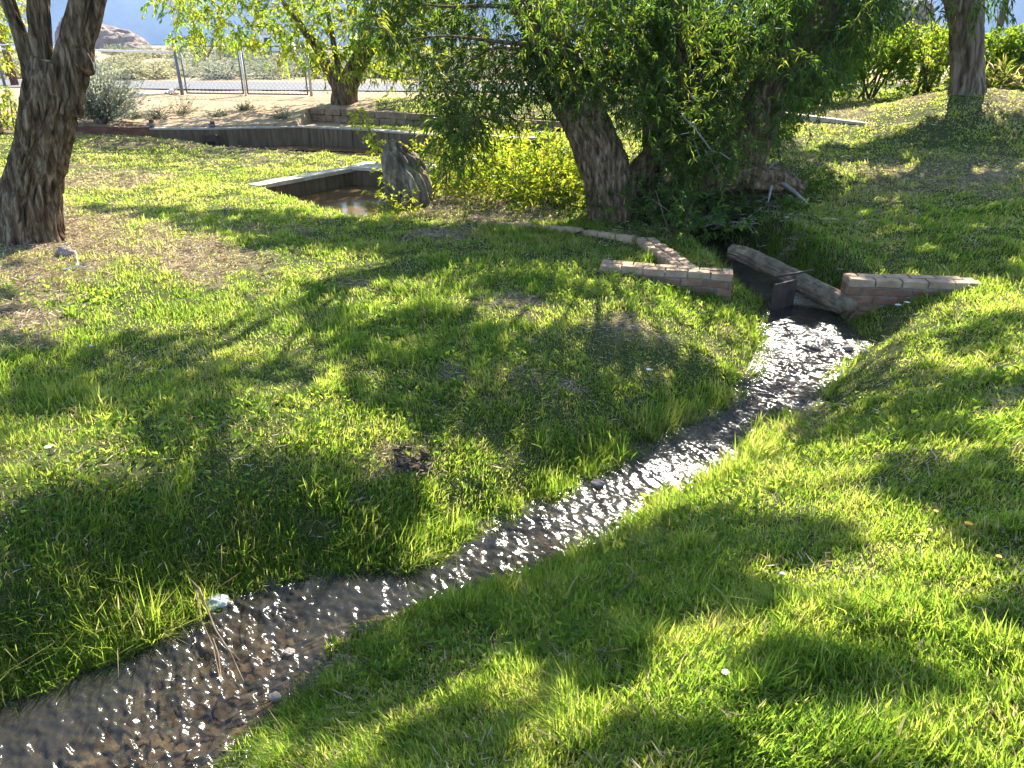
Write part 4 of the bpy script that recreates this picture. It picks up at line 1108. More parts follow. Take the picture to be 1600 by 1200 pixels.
mb = MB(); mb.tube([a + (0, 0, 0.05), (a + c) / 2 + (0, 0, 0.06), c + (0, 0, 0.05)], 0.055, 10); mb.tube([c + (0, 0, 0.05), c + (0.12, 0.05, 0.09)], 0.062, 10)
tag(mb.build('white_pipe', M['white_pipe'], None, True), 'white pipe lying on the sand beside the rabbitbrush', 'pipe')
mb = MB()
for k in range(9): mb.tube([gpt(268, 148) + rng.normal(0, 0.1, 3) * (1, 1, 0) + (0, 0, 0.03), gpt(268, 148) + rng.normal(0, 0.22, 3) * (1, 1, 0.4) + (0, 0, 0.12)], [0.02, 0.008], 5)
tag(mb.build('driftwood', M['deadwood']), 'small heap of dry sticks at the end of the white pipe', 'sticks')

# basin: L-shaped concrete wall and slab
b1, b2 = onz(404, 290, -0.24), onz(556, 262, -0.24)
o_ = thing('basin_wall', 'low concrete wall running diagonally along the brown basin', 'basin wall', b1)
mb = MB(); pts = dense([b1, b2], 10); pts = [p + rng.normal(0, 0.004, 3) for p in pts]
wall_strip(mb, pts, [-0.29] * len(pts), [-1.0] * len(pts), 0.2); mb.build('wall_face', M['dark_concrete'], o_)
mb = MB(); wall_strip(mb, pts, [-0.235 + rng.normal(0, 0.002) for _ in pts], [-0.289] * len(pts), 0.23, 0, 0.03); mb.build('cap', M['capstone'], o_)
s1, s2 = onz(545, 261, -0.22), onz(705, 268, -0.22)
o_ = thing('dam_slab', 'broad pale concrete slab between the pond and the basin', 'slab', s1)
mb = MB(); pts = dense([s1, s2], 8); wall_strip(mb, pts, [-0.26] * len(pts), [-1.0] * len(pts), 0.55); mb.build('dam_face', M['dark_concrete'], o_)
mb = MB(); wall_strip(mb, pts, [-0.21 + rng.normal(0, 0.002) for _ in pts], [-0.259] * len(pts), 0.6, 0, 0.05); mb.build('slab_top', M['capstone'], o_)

# stacked block wall under the forked tree
k1, k2 = BK1, BK2
o_ = thing('block_wall', 'low tan wall of stacked split-face blocks below the forked tree', 'retaining wall', k1)
d = unit((k2 - k1)[:2]); L = np.linalg.norm((k2 - k1)[:2]); ang = math.atan2(d[1], d[0])
mb = MB()
for c_ in range(4):
    x = -0.2 * (c_ % 2)
    while x < L:
        w_ = rng.uniform(0.40, 0.46); u = (x + w_ / 2) / L
        zt = k1[2] + (k2[2] - k1[2]) * min(max(u, 0), 1)
        p = k1[:2] + d * (x + w_ / 2) + np.array([-d[1], d[0]]) * rng.uniform(-0.012, 0.012)
        mb.box((p[0], p[1], zt - 0.075 - 0.152 * c_), (w_ - 0.012, 0.3, 0.148), ang + rng.normal(0, 0.012), 0, 0.004)
        x += w_
mb.build('blocks', M['block'], o_)

# curb at the right rear
k1, k2 = gpt(1196, 184), gpt(1358, 196)
k1[2] = max(k1[2], 0.32) + 0.10; k2[2] += 0.03
mb = MB(); pts = dense([k1, k2], 8); wall_strip(mb, pts, [p[2] for p in pts], [p[2] - 0.4 for p in pts], 0.17)
tag(mb.build('concrete_curb', M['capstone']), 'low pale concrete curb on the grass right of the leaning willow', 'curb')

# ------------------------------------------------------------------ brick wing walls of the channel
def brick_wall(name, label, FL, FR, BL, top, bottom, capm):
    o_ = thing(name, label, 'brick wall', FL)
    d = unit((FR - FL)[:2]); nrm = np.array([-d[1], d[0]]); L = np.linalg.norm((FR - FL)[:2]); th = max(0.22, min(0.34, abs((BL - FL)[:2] @ nrm)))
    ang = math.atan2(d[1], d[0])
    core = MB(); c0 = FL[:2] + d * L / 2 + nrm * th / 2
    core.box((c0[0], c0[1], (top + bottom) / 2 - 0.02), (L - 0.03, th - 0.03, top - bottom - 0.03), ang); core.build('mortar', M['mortar'], o_)
    body, cap = MB(), MB()
    nb = int((top - bottom) / 0.075)
    for c_ in range(nb):
        zc = top - 0.035 - 0.075 * c_
        tgt = cap if c_ == 0 else body
        if c_ == 0:
            bw = 0.205; k = int(round(L / bw)); bw = L / k
            for r in range(2):
                off = bw / 2 * r
                x = -off
                while x < L - 0.02:
                    x0, x1 = max(x, 0), min(x + bw, L)
                    if x1 - x0 > 0.03:
                        p = FL[:2] + d * ((x0 + x1) / 2) + nrm * (th * (0.25 + 0.5 * r))
                        tgt.box((p[0], p[1], zc + rng.normal(0, 0.002)), (x1 - x0 - 0.012, th / 2 - 0.012, 0.065), ang + rng.normal(0, 0.018), 0, 0.003)
                    x += bw
        else:
            bw = 0.215; x = -bw / 2 * (c_ % 2)
            while x < L - 0.02:
                x0, x1 = max(x, 0), min(x + bw, L)
                if x1 - x0 > 0.03:
                    for side in (0.055, th - 0.055):
                        p = FL[:2] + d * ((x0 + x1) / 2) + nrm * side
                        body.box((p[0], p[1], zc), (x1 - x0 - 0.012, 0.10, 0.063), ang + rng.normal(0, 0.012), 0, 0.003)
                x += bw
            for e in (0.052, L - 0.052):
                if th > 0.3:
                    p = FL[:2] + d * e + nrm * th / 2
                    body.box((p[0], p[1], zc), (0.098, th - 0.235, 0.063), ang, 0, 0.001)
    body.build('brick_courses', M['brick'], o_); cap.build('cap_bricks', capm, o_)
    return o_, d, nrm, L, th
Z0 = -0.27
brick_wall('brick_wing_wall', 'red brick wing wall with tan cap bricks right of the stream mouth', onz(1329, 437, Z0), onz(1538, 444, Z0), onz(1312, 425, Z0), Z0, -0.86, M['brick_cap'])
RW = [tuple(onz(px, py, Z0)[:2]) for px, py in ((1329, 437), (1538, 444), (1518, 431), (1312, 425))]
brick_wall('brick_wing_wall', 'tan-capped brick wing wall sunk in the grass left of the stream mouth', onz(936, 415, Z0), onz(1147, 429, Z0), onz(936, 407, Z0), Z0, -0.86, M['brick_cap'])
LW = [tuple(onz(px, py, Z0)[:2]) for px, py in ((936, 415), (1147, 429), (1134, 415), (936, 407))]
# brick edging along the channel's left bank
e_ = [onz(px, py, -0.25) for px, py in ((777, 345), (884, 353), (994, 368))]
e2 = [onz(px, py, -0.26) for px, py in ((1000, 369), (1062, 412))]
o_ = thing('brick_edging', 'flush brick edging curving from the willow to the left brick wall', 'edging', e_[0])
mb = MB()
for seq, wd in ((e_, 0.11), (e2, 0.22)):
    for a in range(len(seq) - 1):
        d = unit((seq[a + 1] - seq[a])[:2]); L = np.linalg.norm((seq[a + 1] - seq[a])[:2]); x = 0.0
        while x < L - 0.05:
            l_ = 0.21 if wd < 0.2 else 0.105
            for r in ((0,) if wd < 0.2 else (0, 1)):
                p = seq[a][:2] + d * (x + l_ / 2) + np.array([d[1], -d[0]]) * (0.0 if wd < 0.2 else -0.11 * 0) + np.array([-d[1], d[0]]) * (0.11 * r)
                mb.box((p[0], p[1], seq[a][2] + (seq[a + 1][2] - seq[a][2]) * x / L - 0.075 + rng.normal(0, 0.006)), (l_ - 0.01, 0.09, 0.12), math.atan2(d[1], d[0]) + rng.normal(0, 0.02), 0, 0.002)
            x += l_
mb.build('bricks', M['brick_cap'], o_)
mb = MB(); pts = dense([e2[0] + (0.1, 0.1, 0), e2[1] + (0.12, 0.0, 0)], 5); wall_strip(mb, pts, [-0.335] * len(pts), [-0.9] * len(pts), 0.1); mb.build('channel_side', M['dark_concrete'], o_)
# right side of the channel: log, iron sluice plate
l1, l2 = onz(1160, 394, -0.34), onz(1312, 474, -0.52)
o_ = thing('channel_log', 'long grey log lining the right bank of the channel', 'log', l2)
mb = MB(); bark_tube(mb, [l1 + (l1 - l2) * 0.12 + (0, 0, -0.05), l1 + (0.03, 0.0, -0.03), (l1 + l2) / 2 + (0.05, 0.03, -0.03), l2 + (0.03, 0, 0), l2 + (l2 - l1) * 0.1], [0.085, 0.095, 0.10, 0.10, 0.10], 70, 120, 0.016, 12, 9, 101, 0.07)
mb.build('log_body', M['log_wood'], o_, True)
a, c = onz(1212, 436, -0.33), onz(1246, 428, -0.33)
o_ = thing('sluice_plate', 'dark rusty sluice plate standing in the channel against the log', 'sluice plate', a)
d = c - a; ang = math.atan2(d[1], d[0]); mid = (a + c) / 2
mb = MB(); mb.box((mid[0], mid[1], -0.63), (np.linalg.norm(d[:2]) + 0.0, 0.02, 0.5), ang); mb.build('plate', M['rust'], o_)
mb = MB(); mb.tube([onz(1213, 432, -0.31), onz(1245, 427, -0.30), onz(1272, 421, -0.28)], [0.012, 0.012, 0.008], 8); mb.build('rod', M['rust'], o_, True)

# dead sticks by the channel
for i, (px, py, lab) in enumerate(((1150, 375, 'tangle of dry dead sticks on the head of the channel log'), (1095, 385, 'dead twigs heaped above the left channel bank'), (1190, 320, 'broken dead sticks lying in the shade below the fallen limb'))):
    c_ = gpt(px, py); c_[2] = max(c_[2], -0.42)
    o_ = MB()
    for k in range(34):
        a = c_ + rng.normal(0, 1, 3) * (0.2, 0.2, 0.03) + (0, 0, 0.06); dd = unit(rng.normal(0, 1, 3) * (1, 0.7, 0.25)) * rng.uniform(0.1, 0.34)
        o_.tube([a, a + dd * 0.5 + rng.normal(0, 0.015, 3), a + dd], [0.009, 0.007, 0.003], 5)
    tag(o_.build('stick_pile', M['deadwood']), lab, 'sticks', 'piles of dead sticks')

# ------------------------------------------------------------------ chain-link fence and double gate
ZF = 0.3
def post(mb, p, h, r): mb.tube([p - (0, 0, 0.3), p + (0, 0, h)], r, 10)
def chain(mb, A, B, z0, z1, pitch=0.115, r=0.0032):
    """diamond wires between two plan points"""
    A, B = np.array(A, float), np.array(B, float)
    L = np.linalg.norm(B - A); H = z1 - z0; d = (B - A) / L; nr = np.array([-d[1], d[0]])
    for sg in (1, -1):
        k = -H
        while k < L:
            x0, x1 = (k, k + H) if sg > 0 else (k + H, k)
            zz0, zz1 = z0, z1
            pts = []
            for (x, z) in ((x0, zz0), (x1, zz1)): pts.append((x, z))
            # clip to 0..L
            (xa, za), (xb, zb) = pts
            def at(x): return za + (zb - za) * (x - xa) / (xb - xa)
            if xa > xb: lo, hi = max(xb, 0), min(xa, L)
            else: lo, hi = max(xa, 0), min(xb, L)
            if hi - lo > 0.02:
                p0 = A + d * lo + nr * 0.004 * sg; p1 = A + d * hi + nr * 0.004 * sg
                mb.tube([(p0[0], p0[1], at(lo)), (p1[0], p1[1], at(hi))], r, 3, cap=False)
            k += pitch
pl = [aty(8, 135, 27.0), aty(155, 130, 24.8), aty(285, 148, 22.8)]
pr = [aty(487, 152, 22.0), aty(658, 156, 20.9), aty(830, 165, 20.4), aty(1000, 165, 20.0), aty(1150, 165, 19.6)]
for p in pl + pr: p[2] = ZF
o_ = thing('wire_fence', 'wire fence of dark posts with a pale top rail left of the gate', 'fence', pl[1])
for i, p in enumerate(pl):
    mb = MB(); post(mb, p, [1.45, 1.35, 1.36][i], [0.045, 0.035, 0.05][i]); mb.build('post', M['dark_steel'], o_, True)
ex = pl[0] + (pl[0] - pl[1])
mb = MB(); mb.tube([ex + (0, 0, 1.2), pl[0] + (0, 0, 1.2), pl[1] + (0, 0, 1.17), pl[2] + (0, 0, 1.12)], 0.03, 8); mb.build('top_rail', M['white_pipe'], o_, True)
mb = MB()
for h in (1.3, 1.4): mb.tube([ex + (0, 0, h), pl[0] + (0, 0, h), pl[1] + (0, 0, h - 0.02), pl[2] + (0, 0, h - 0.1)], 0.005, 4)
mb.build('barbed_wire', M['dark_steel'], o_)
mb = MB(); chain(mb, ex[:2], pl[0][:2], ZF, ZF + 1.2, 0.2, 0.002); chain(mb, pl[0][:2], pl[1][:2], ZF, ZF + 1.17, 0.2, 0.002); chain(mb, pl[1][:2], pl[2][:2], ZF, ZF + 1.12, 0.2, 0.002); mb.build('chain_link', M['dark_steel'], o_)
o_ = thing('chain_link_fence', 'chain-link fence with thin grey posts behind the forked tree', 'fence', pr[0])
for p in pr:
    mb = MB(); post(mb, p, 1.25, 0.04); mb.build('post', M['steel'], o_, True)
mb = MB(); mb.tube([p + (0, 0, 1.2) for p in pr], 0.022, 8); mb.build('top_rail', M['steel'], o_, True)
mb = MB()
for a in range(len(pr) - 1): chain(mb, pr[a][:2], pr[a + 1][:2], ZF + 0.03, ZF + 1.18, 0.13, 0.0045)
mb.build('chain_link', M['wire'], o_)
gA, gM1, gM2, gB = [aty(px, 150, Y) for px, Y in ((293, 22.7), (381, 22.37), (388, 22.35), (481, 22.02))]
for A, B, lab, lside in ((gA, gM1, 'left leaf of the chain-link double gate with a rounded corner', 0), (gM2, gB, 'right leaf of the chain-link double gate next to the forked tree', 1)):
    A, B = A.copy(), B.copy(); A[2] = B[2] = ZF
    o_ = thing('chain_link_gate', lab, 'gate', A, 'two leaves of the driveway gate')
    d = unit(B - A); H = 1.28; r = 0.16; mb = MB(); pts = []
    def cr(c, a0, a1): return [c + d * (r * math.cos(t_)) + np.array([0, 0, r * math.sin(t_)]) for t_ in np.linspace(a0, a1, 8)]
    if lside == 0: pts = [A + (0, 0, 0.06)] + cr(A + d * r + (0, 0, H - r), math.pi, math.pi / 2) + [B + (0, 0, H), B + (0, 0, 0.06), A + (0, 0, 0.06)]
    else: pts = [A + (0, 0, 0.06), A + (0, 0, H)] + cr(B - d * r + (0, 0, H - r), math.pi / 2, 0) + [B + (0, 0, 0.06), A + (0, 0, 0.06)]
    for a in range(len(pts) - 1): mb.tube([pts[a], pts[a + 1]], 0.022, 8)
    mb.build('frame', M['dark_steel'], o_, True)
    mb = MB(); chain(mb, A[:2], B[:2], ZF + 0.07, ZF + H - 0.02, 0.125, 0.0045); mb.build('chain_link', M['wire'], o_)
    for h in (0.25, 1.0): mb = MB(); mb.box((A if lside == 0 else B)[:3] + np.array([0, 0, h]), (0.09, 0.07, 0.06), 0); mb.build('hinge', M['steel'], o_)
pc = (gM1 + gM2) / 2; pc[2] = ZF
mb = MB(); mb.tube([pc - (0, 0, 0.02), pc + (0, 0, 1.2)], 0.028, 8); mb.tube([pc + (0, 0, 0.55), pc + (0.2, 0, 0.55)], 0.015, 6)
tag(mb.build('gate_drop_rod', M['white_pipe'], None, True), 'pale upright drop rod where the two gate leaves meet', 'gate rod')
# red-brown post with white bands
a = aty(18, 112, 28.0); a[2] = 0.3
o_ = thing('banded_post', 'rust-brown post with two white bands at the far left behind the fence', 'post', a)
mb = MB(); hh = aty(18, 35, 28.0)[2] - 0.3; mb.tube([a - (0, 0, 0.2), a + (0, 0, hh)], [0.13, 0.12], 12); mb.build('pole', M['timber'], o_, True)
for py in (53, 70):
    z = aty(18, py, 28.0)[2]; mb = MB(); mb.tube([np.array([a[0], a[1], z - 0.03]), np.array([a[0], a[1], z + 0.03])], 0.135, 12); mb.build('white_band', M['white_pipe'], o_, True)

# ------------------------------------------------------------------ sand-bank plants
b0 = gpt(158, 193); h = 1.35
s = thing('rabbitbrush', 'large grey-green feathery rabbitbrush beside the furrowed trunk', 'bush', b0)
fo = Foliage(); n = 1300; st = b0 + rng.normal(0, 1, (n, 3)) * (0.13, 0.12, 0); d = randdirs(n, 1.5, 0.6); st = st + d * rng.uniform(0.1, 0.75, (n, 1)) * (1.0, 0.8, 0.95)
fo.twigs(st, d, rng.uniform(0.3, 0.55, n), 10, 0.09, 0.017, -0.05, 0.35, (0.25, 0.9), 0.003); fo.build('foliage', M['silver_sage'], s)
mb = MB()
for k in range(26):
    d = randdirs(1, 1.4, 0.5)[0]; mb.tube([b0 + rng.normal(0, 0.07, 3) * (1, 1, 0), b0 + d * 0.5, b0 + d * 0.95], [0.016, 0.011, 0.005], 5); mb.build('stem', M['deadwood'], s, True); mb = MB()
pass
for px, py, hh, lab in ((246, 186, 0.32, 'small grey-green sand plant behind the first stake'), (286, 178, 0.55, 'taller spiky grey plant on the sand bank below the gatepost'), (206, 184, 0.25, 'small twiggy sand plant right of the rabbitbrush'), (383, 172, 0.2, 'low green plant on the sand below the gate middle'), (440, 185, 0.22, 'low grey plant in dappled shade near the block wall'), (340, 182, 0.16, 'tiny sand plant in the middle of the dappled bank')):
    b0 = gpt(px, py)
    s = thing('sand_plant', lab, 'plant', b0, 'small plants on the sand bank')
    fo = Foliage(); n = 60; st = b0 + rng.normal(0, 1, (n, 3)) * (0.09, 0.08, 0); fo.twigs(st, randdirs(n, 1.1, 0.5), hh * rng.uniform(0.5, 1.1, n), 8, 0.07, 0.014, 0.05, 0.5, (0.0, 0.5), 0.004)
    fo.build('foliage', M['sage'], s)

# ------------------------------------------------------------------ desert beyond the road
def bush_mesh(kind):
    fo = Foliage(); n = 150
    d = randdirs(n, 0.55, 0.7); st = d * rng.uniform(0.1, 0.62, (n, 1)) * (1, 1, 0.9)
    fo.twigs(st, d, 0.36, 9, 0.16, 0.05, 0.05, 0.8, ((0.0, 0.5), (0.3, 0.9), (0.5, 1.0))[kind], 0.01)
    return fo
protos = []
for k in range(3):
    o0 = bush_mesh(k).build('sagebrush', M['sage']); protos.append(o0)
cols = ['grey-green', 'olive', 'straw-yellow']
first = [True] * 3
sb = []
for i in range(210):
    Y = 33.5 + 100 * rng.random() ** 1.8; px = rng.uniform(-30, 760) if i % 6 else rng.uniform(760, 1500)
    x = aty(px, 120, Y)[0]; kd = int(rng.integers(0, 3)); sb.append((Y, x, kd, px))
for i, (px, Y, kd) in enumerate(((425, 38, 0), (330, 40, 1), (240, 39, 2), (480, 37.5, 1), (612, 36, 0), (655, 36, 0), (30, 40, 0), (560, 38, 2))): sb.append((Y, aty(px, 120, Y)[0], kd, px))
for Y, x, kd, px in sb:
    if first[kd]: ob = protos[kd]; first[kd] = False
    else: ob = protos[kd].copy(); COL.objects.link(ob)
    s_ = rng.uniform(0.6, 1.15) * (1 + Y / 130)
    ob.location = (x, Y, float(base_z(np.array([x]), np.array([Y]))[0]) - 0.03); ob.scale = (s_ * 1.25, s_, s_ * rng.uniform(0.5, 0.8)); ob.rotation_euler[2] = rng.uniform(0, 6)
    where = 'seen through the gate' if 290 < px < 490 else 'left of the gate' if px <= 290 else 'behind the forked tree' if px < 760 else 'behind the willow'
    dist = 'beside the road' if Y < 48 else 'in the middle of the desert flat' if Y < 80 else 'far out on the desert flat'
    tag(ob, f'{cols[kd]} sagebrush {dist}, {where}', 'sagebrush', f'sagebrush {dist} {where}')

def boulder(name, label, cat, c, size, seed, m, group=None, lev=36):
    th = np.linspace(0, math.pi, lev); ph = np.linspace(0, 2 * math.pi, lev * 2, endpoint=False)
    TH, PH = np.meshgrid(th, ph, indexing='ij')
    X, Y, Z = np.sin(TH) * np.cos(PH), np.sin(TH) * np.sin(PH), np.cos(TH)
    r = 0.72 + 0.75 * (fbm(X * 1.6 + seed, Y * 1.6, Z * 1.6, seed, 5) - 0.35) - 0.12 * np.abs(2 * fbm(X * 3, Y * 3 + seed, Z * 3, seed + 3, 3) - 1)
    V = np.stack([X * r * size[0], Y * r * size[1], Z * r * size[2]], -1).reshape(-1, 3)
    ob = fast_mesh(name, V, np.array(tube_faces(lev, lev * 2)), None, m, smoothf=True); ob.location = [float(q) for q in c]
    return tag(ob, label, cat, group)
for px, Y, sz, sd, lab in ((165, 175, (8, 6, 5.8), 5, 'tall brown rock outcrop behind the furrowed trunk'), (196, 165, (6, 5, 4.2), 6, 'lower jumbled outcrop right of the tall rocks'), (218, 160, (4, 3, 2.0), 7, 'small low rocks at the outcrop end'), (130, 180, (6, 5, 8.5), 8, 'high rock outcrop partly behind the furrowed trunk'), (1405, 120, (7.5, 6, 8.5), 9, 'tan-purple rounded rock hill rising above the hedge'), (1445, 118, (6, 4, 4.6), 10, 'lower shoulder of tan rock above the hedge')):
    x = aty(px, 100, Y)[0]; boulder('rock_outcrop', lab, 'rock outcrop', (x, Y, 0.5), sz, sd, M['far_rock'], None, 44)
for px, Y, sz, sd, lab in ((474, 41, (0.95, 0.8, 1.15), 15, 'dark brown boulder behind the right gate leaf'), (622, 40, (1.2, 0.9, 1.0), 16, 'shadowed boulder behind the chain-link fence'), (648, 38, (1.0, 0.8, 0.9), 17, 'rounded boulder behind the fence post'), (418, 58, (0.9, 0.7, 0.5), 18, 'low brown boulder in front of the white trailer'), (360, 75, (1.4, 1, 0.9), 19, 'pale boulder among far brush')):
    x = aty(px, 110, Y)[0]; boulder('boulder', lab, 'boulder', (x, Y, float(base_z(np.array([x]), np.array([Y]))[0]) + 0.2), sz, sd, M['rock'], None, 26)
# bare little desert tree
b0 = aty(327, 112, 55.0); b0[2] = float(base_z(b0[:1], b0[1:2])[0])
s = thing('desert_tree', 'small dark crooked tree in the desert seen through the gate', 'tree', b0)
mb = MB(); bark_tube(mb, [b0 - (0, 0, 0.2), b0 + (0, 0, 0.6), b0 + (-0.25, 0, 1.2), b0 + (-0.5, 0, 1.7)], [0.2, 0.17, 0.15, 0.1], 14, 24, 0.02, 6, 4, 5); mb.tube([b0 + (0, 0, 0.6), b0 + (0.4, 0, 1.1), b0 + (0.7, 0, 1.5)], [0.1, 0.08, 0.04], 8); mb.build('trunk', M['bark'], s, True)
fo = Foliage(); st = b0 + np.array([-0.35, 0, 1.75]) + rng.normal(0, 1, (60, 3)) * (0.5, 0.4, 0.22); fo.twigs(st, randdirs(60, 0, 0.6), 0.35, 9, 0.16, 0.06, 0.2, 0.8, (0.0, 0.4), 0.01); fo.build('crown', M['willow'], s)
for i, (px, Y, hh, lab) in enumerate(((310, 60, 1.5, 'round green desert bush left of the crooked tree'), (375, 62, 1.6, 'green desert bush behind the gate middle'), (405, 75, 2.2, 'tall green bush left of the white trailer'))):
    b0 = aty(px, 110, Y); b0[2] = float(base_z(b0[:1], b0[1:2])[0])
    s = thing('desert_bush', lab, 'bush', b0, 'green bushes in the desert')
    fo = Foliage(); n = 130; st = b0 + np.array([0, 0, hh * 0.55]) + rng.normal(0, 1, (n, 3)) * (0.6, 0.5, 0.35) * hh * 0.6; fo.twigs(st, randdirs(n, 0.2, 0.7), 0.4, 9, 0.17, 0.08, 0.2, 0.8, (0.0, 0.6), 0.01); fo.build('foliage', M['bright_leaf'], s)
# pale trailer far out
b0 = aty(436, 103, 72.0); b0[2] = float(base_z(b0[:1], b0[1:2])[0])
s = thing('parked_trailer', 'white camper trailer parked far out in the desert beyond the gate', 'trailer', b0)
mb = MB(); mb.box(b0 + (0.15, 0, 1.22), (2.7, 1.9, 1.5), 0.1); mb.build('body', M['white_panel'], s)
mb = MB(); mb.box(b0 + (0.15, 0, 2.02), (2.76, 1.96, 0.09), 0.1); mb.build('roof', M['white_pipe'], s)
for dx in (-0.6, 0.55):
    mb = MB(); mb.box(b0 + (dx + 0.15, -0.94 + dx * 0.1, 1.45), (0.6, 0.06, 0.42), 0.1); mb.build('window', M['dark_glass'], s)
for dx in (-0.5, 0.4):
    mb = MB(); p = b0 + (dx, -0.9, 0.3); mb.tube([p, p + (0, 0.2, 0)], 0.3, 16); mb.build('wheel', M['rubber'], s, True)
mb = MB(); mb.tube([b0 + (-1.2, 0, 0.5), b0 + (-2.1, -0.1, 0.45)], 0.05, 6); mb.build('tow_bar', M['dark_steel'], s)

# ------------------------------------------------------------------ small things on the lawn and in the stream
boulder('stone', 'grey rounded stone in the dry grass below the furrowed trunk', 'stone', gpt(104, 400, 0.02), (0.11, 0.07, 0.085), 21, M['rock'], None, 24)
boulder('wet_stone', 'pale blue-grey wet stone at the stream edge under the twig', 'stone', onwater(338, 942) + (0, 0, 0.0), (0.085, 0.06, 0.045), 22, M['wet_stone'], None, 24)
for i, (px, py, s_, lab) in enumerate(((452, 1020, .03, 'small wet stone near the right bank of the stream'), (935, 757, .045, 'brown pebble breaking the water below the grassy bank'), (1325, 545, .06, 'dark wet rock in the shade below the right brick wall'), (1352, 552, .05, 'dark wet pebble at the water edge under the right brick wall'), (1115, 700, .04, 'wet pebble in mid stream'), (430, 1090, .035, 'half sunken stone at the near bank'))):
    boulder('stream_stone', lab, 'stone', onwater(px, py) + (0, 0, 0.005), (s_, s_ * 0.8, s_ * 0.55), 40 + i, M['rock'], 'stones in the stream', 20)
mb = MB(); tw = [(283, 918, .14), (318, 948, .10), (340, 1000, .06), (362, 1030, .04), (382, 1070, .02)]
def wp_(px, py, dz): return onwater(px, py) + (0, 0, dz)
mb.tube([wp_(*q) for q in tw], [0.006, 0.005, 0.004, 0.003, 0.002], 6)
mb.tube([wp_(312, 944, .1), wp_(318, 985, .06), wp_(335, 1020, .04), wp_(344, 1062, .015)], [0.004, 0.003, 0.0025, 0.002], 6)
mb.tube([wp_(335, 1010, .045), wp_(343, 1030, .03), wp_(346, 1065, .01)], [0.004, 0.003, 0.002], 5); mb.tube([wp_(360, 1025, .04), wp_(376, 1040, .03)], [0.003, 0.002], 5)
tag(mb.build('twig', M['log_wood']), 'forked grey twig reaching from the left bank down into the water', 'twig')
c_ = gpt(636, 724, 0.0); mb = MB()
for k in range(60):
    p = c_ + rng.normal(0, 1, 3) * (0.055, 0.045, 0.0); rr = rng.uniform(0.008, 0.024); mb.box((p[0], p[1], gz(p[0], p[1]) + rng.uniform(0, 0.03)), (rr * 2, rr * 1.6, rr * 1.3), rng.uniform(0, 3), 0, rr * 0.3, rng.uniform(-0.6, 0.6))
tag(mb.build('soil_mound', M['soil']), 'small mound of dark crumbled soil in the left lawn', 'soil mound')
mb = MB(); a = gpt(100, 425, 0.02); mb.tube([a, gpt(125, 424, 0.05), gpt(152, 427, 0.02)], [0.007, 0.006, 0.003], 5); mb.tube([gpt(125, 424, 0.05), gpt(122, 408, 0.1)], [0.005, 0.002], 5)
tag(mb.build('fallen_twig', M['white_petal']), 'bleached white forked twig lying in dry grass below the stone', 'twig')
mb = MB(); mb.tube([gpt(960, 940, 0.03), gpt(984, 932, 0.07), gpt(986, 922, 0.10), gpt(974, 914, 0.12)], [0.0025] * 4, 5)
tag(mb.build('bent_stem', M['straw']), 'thin bent dry stem standing in the shaded right bank', 'stem')

def flower(px, py, r, m_, label, cat, group, h=0.07):
    b0 = gpt(px, py + 10)
    s = thing('dandelion' if m_ == 'petal' else 'white_flower', label, cat, b0, group)
    mb = MB(); mb.tube([b0, b0 + (0.004, 0, h)], 0.0018, 5); mb.build('stem', M['grass_plain'], s)
    mb = MB(); c_ = b0 + (0.004, 0, h)
    for rr, nn, zz in ((r, 12, 0.0), (r * 0.6, 9, 0.004)):
        for k in range(nn):
            t_ = k * 2 * math.pi / nn + rng.uniform(-0.2, 0.2); e = np.array([math.cos(t_), math.sin(t_), 0.25]); s_ = np.array([-math.sin(t_), math.cos(t_), 0]) * rr * 0.25
            mb.add([c_ + (0, 0, zz), c_ + e * rr * 0.7 + s_ + (0, 0, zz), c_ + e * rr + (0, 0, zz), c_ + e * rr * 0.7 - s_ + (0, 0, zz)], [[0, 1, 2, 3]])
    mb.build('petals', M[m_], s)
M['grass_plain'] = surf('flower_stem', [(0.3, (0.05, 0.1, 0.02)), (0.7, (0.08, 0.14, 0.03))], 20, 0.7, 0)
for px, py, lab in ((1504, 833, 'largest orange dandelion near the right edge of the lawn'), (1444, 842, 'orange dandelion alone left of the largest one'), (1433, 852, 'upper of two small orange dandelions close together'), (1426, 861, 'lower of two small orange dandelions close together'), (1550, 886, 'orange dandelion nearest the lower right of the lawn'), (1454, 812, 'dull red-orange dandelion, the uppermost of the group')):
    flower(px, py, 0.010 if px != 1504 else 0.015, 'petal', lab, 'flower', 'orange dandelions on the right lawn')
for px, py, r, lab in ((80, 707, 0.02, 'round white seed head in the bright grass at the left edge'), (1012, 582, 0.022, 'white flower in the dark shade left of the stream'), (1127, 1068, 0.013, 'small white flower low on the near right bank'), (145, 545, 0.014, 'white flower among the left shaded grass'), (1438, 386, 0.018, 'white flower in the deep shade behind the right brick wall'), (1400, 478, 0.03, 'white flower under the front of the right brick wall'), (1414, 474, 0.026, 'second white flower close under the right brick wall'), (1217, 908, 0.012, 'tiny white flower in the middle of the right bank')):
    flower(px, py, r, 'white_petal', lab, 'flower', 'white flowers in the lawn', 0.06)

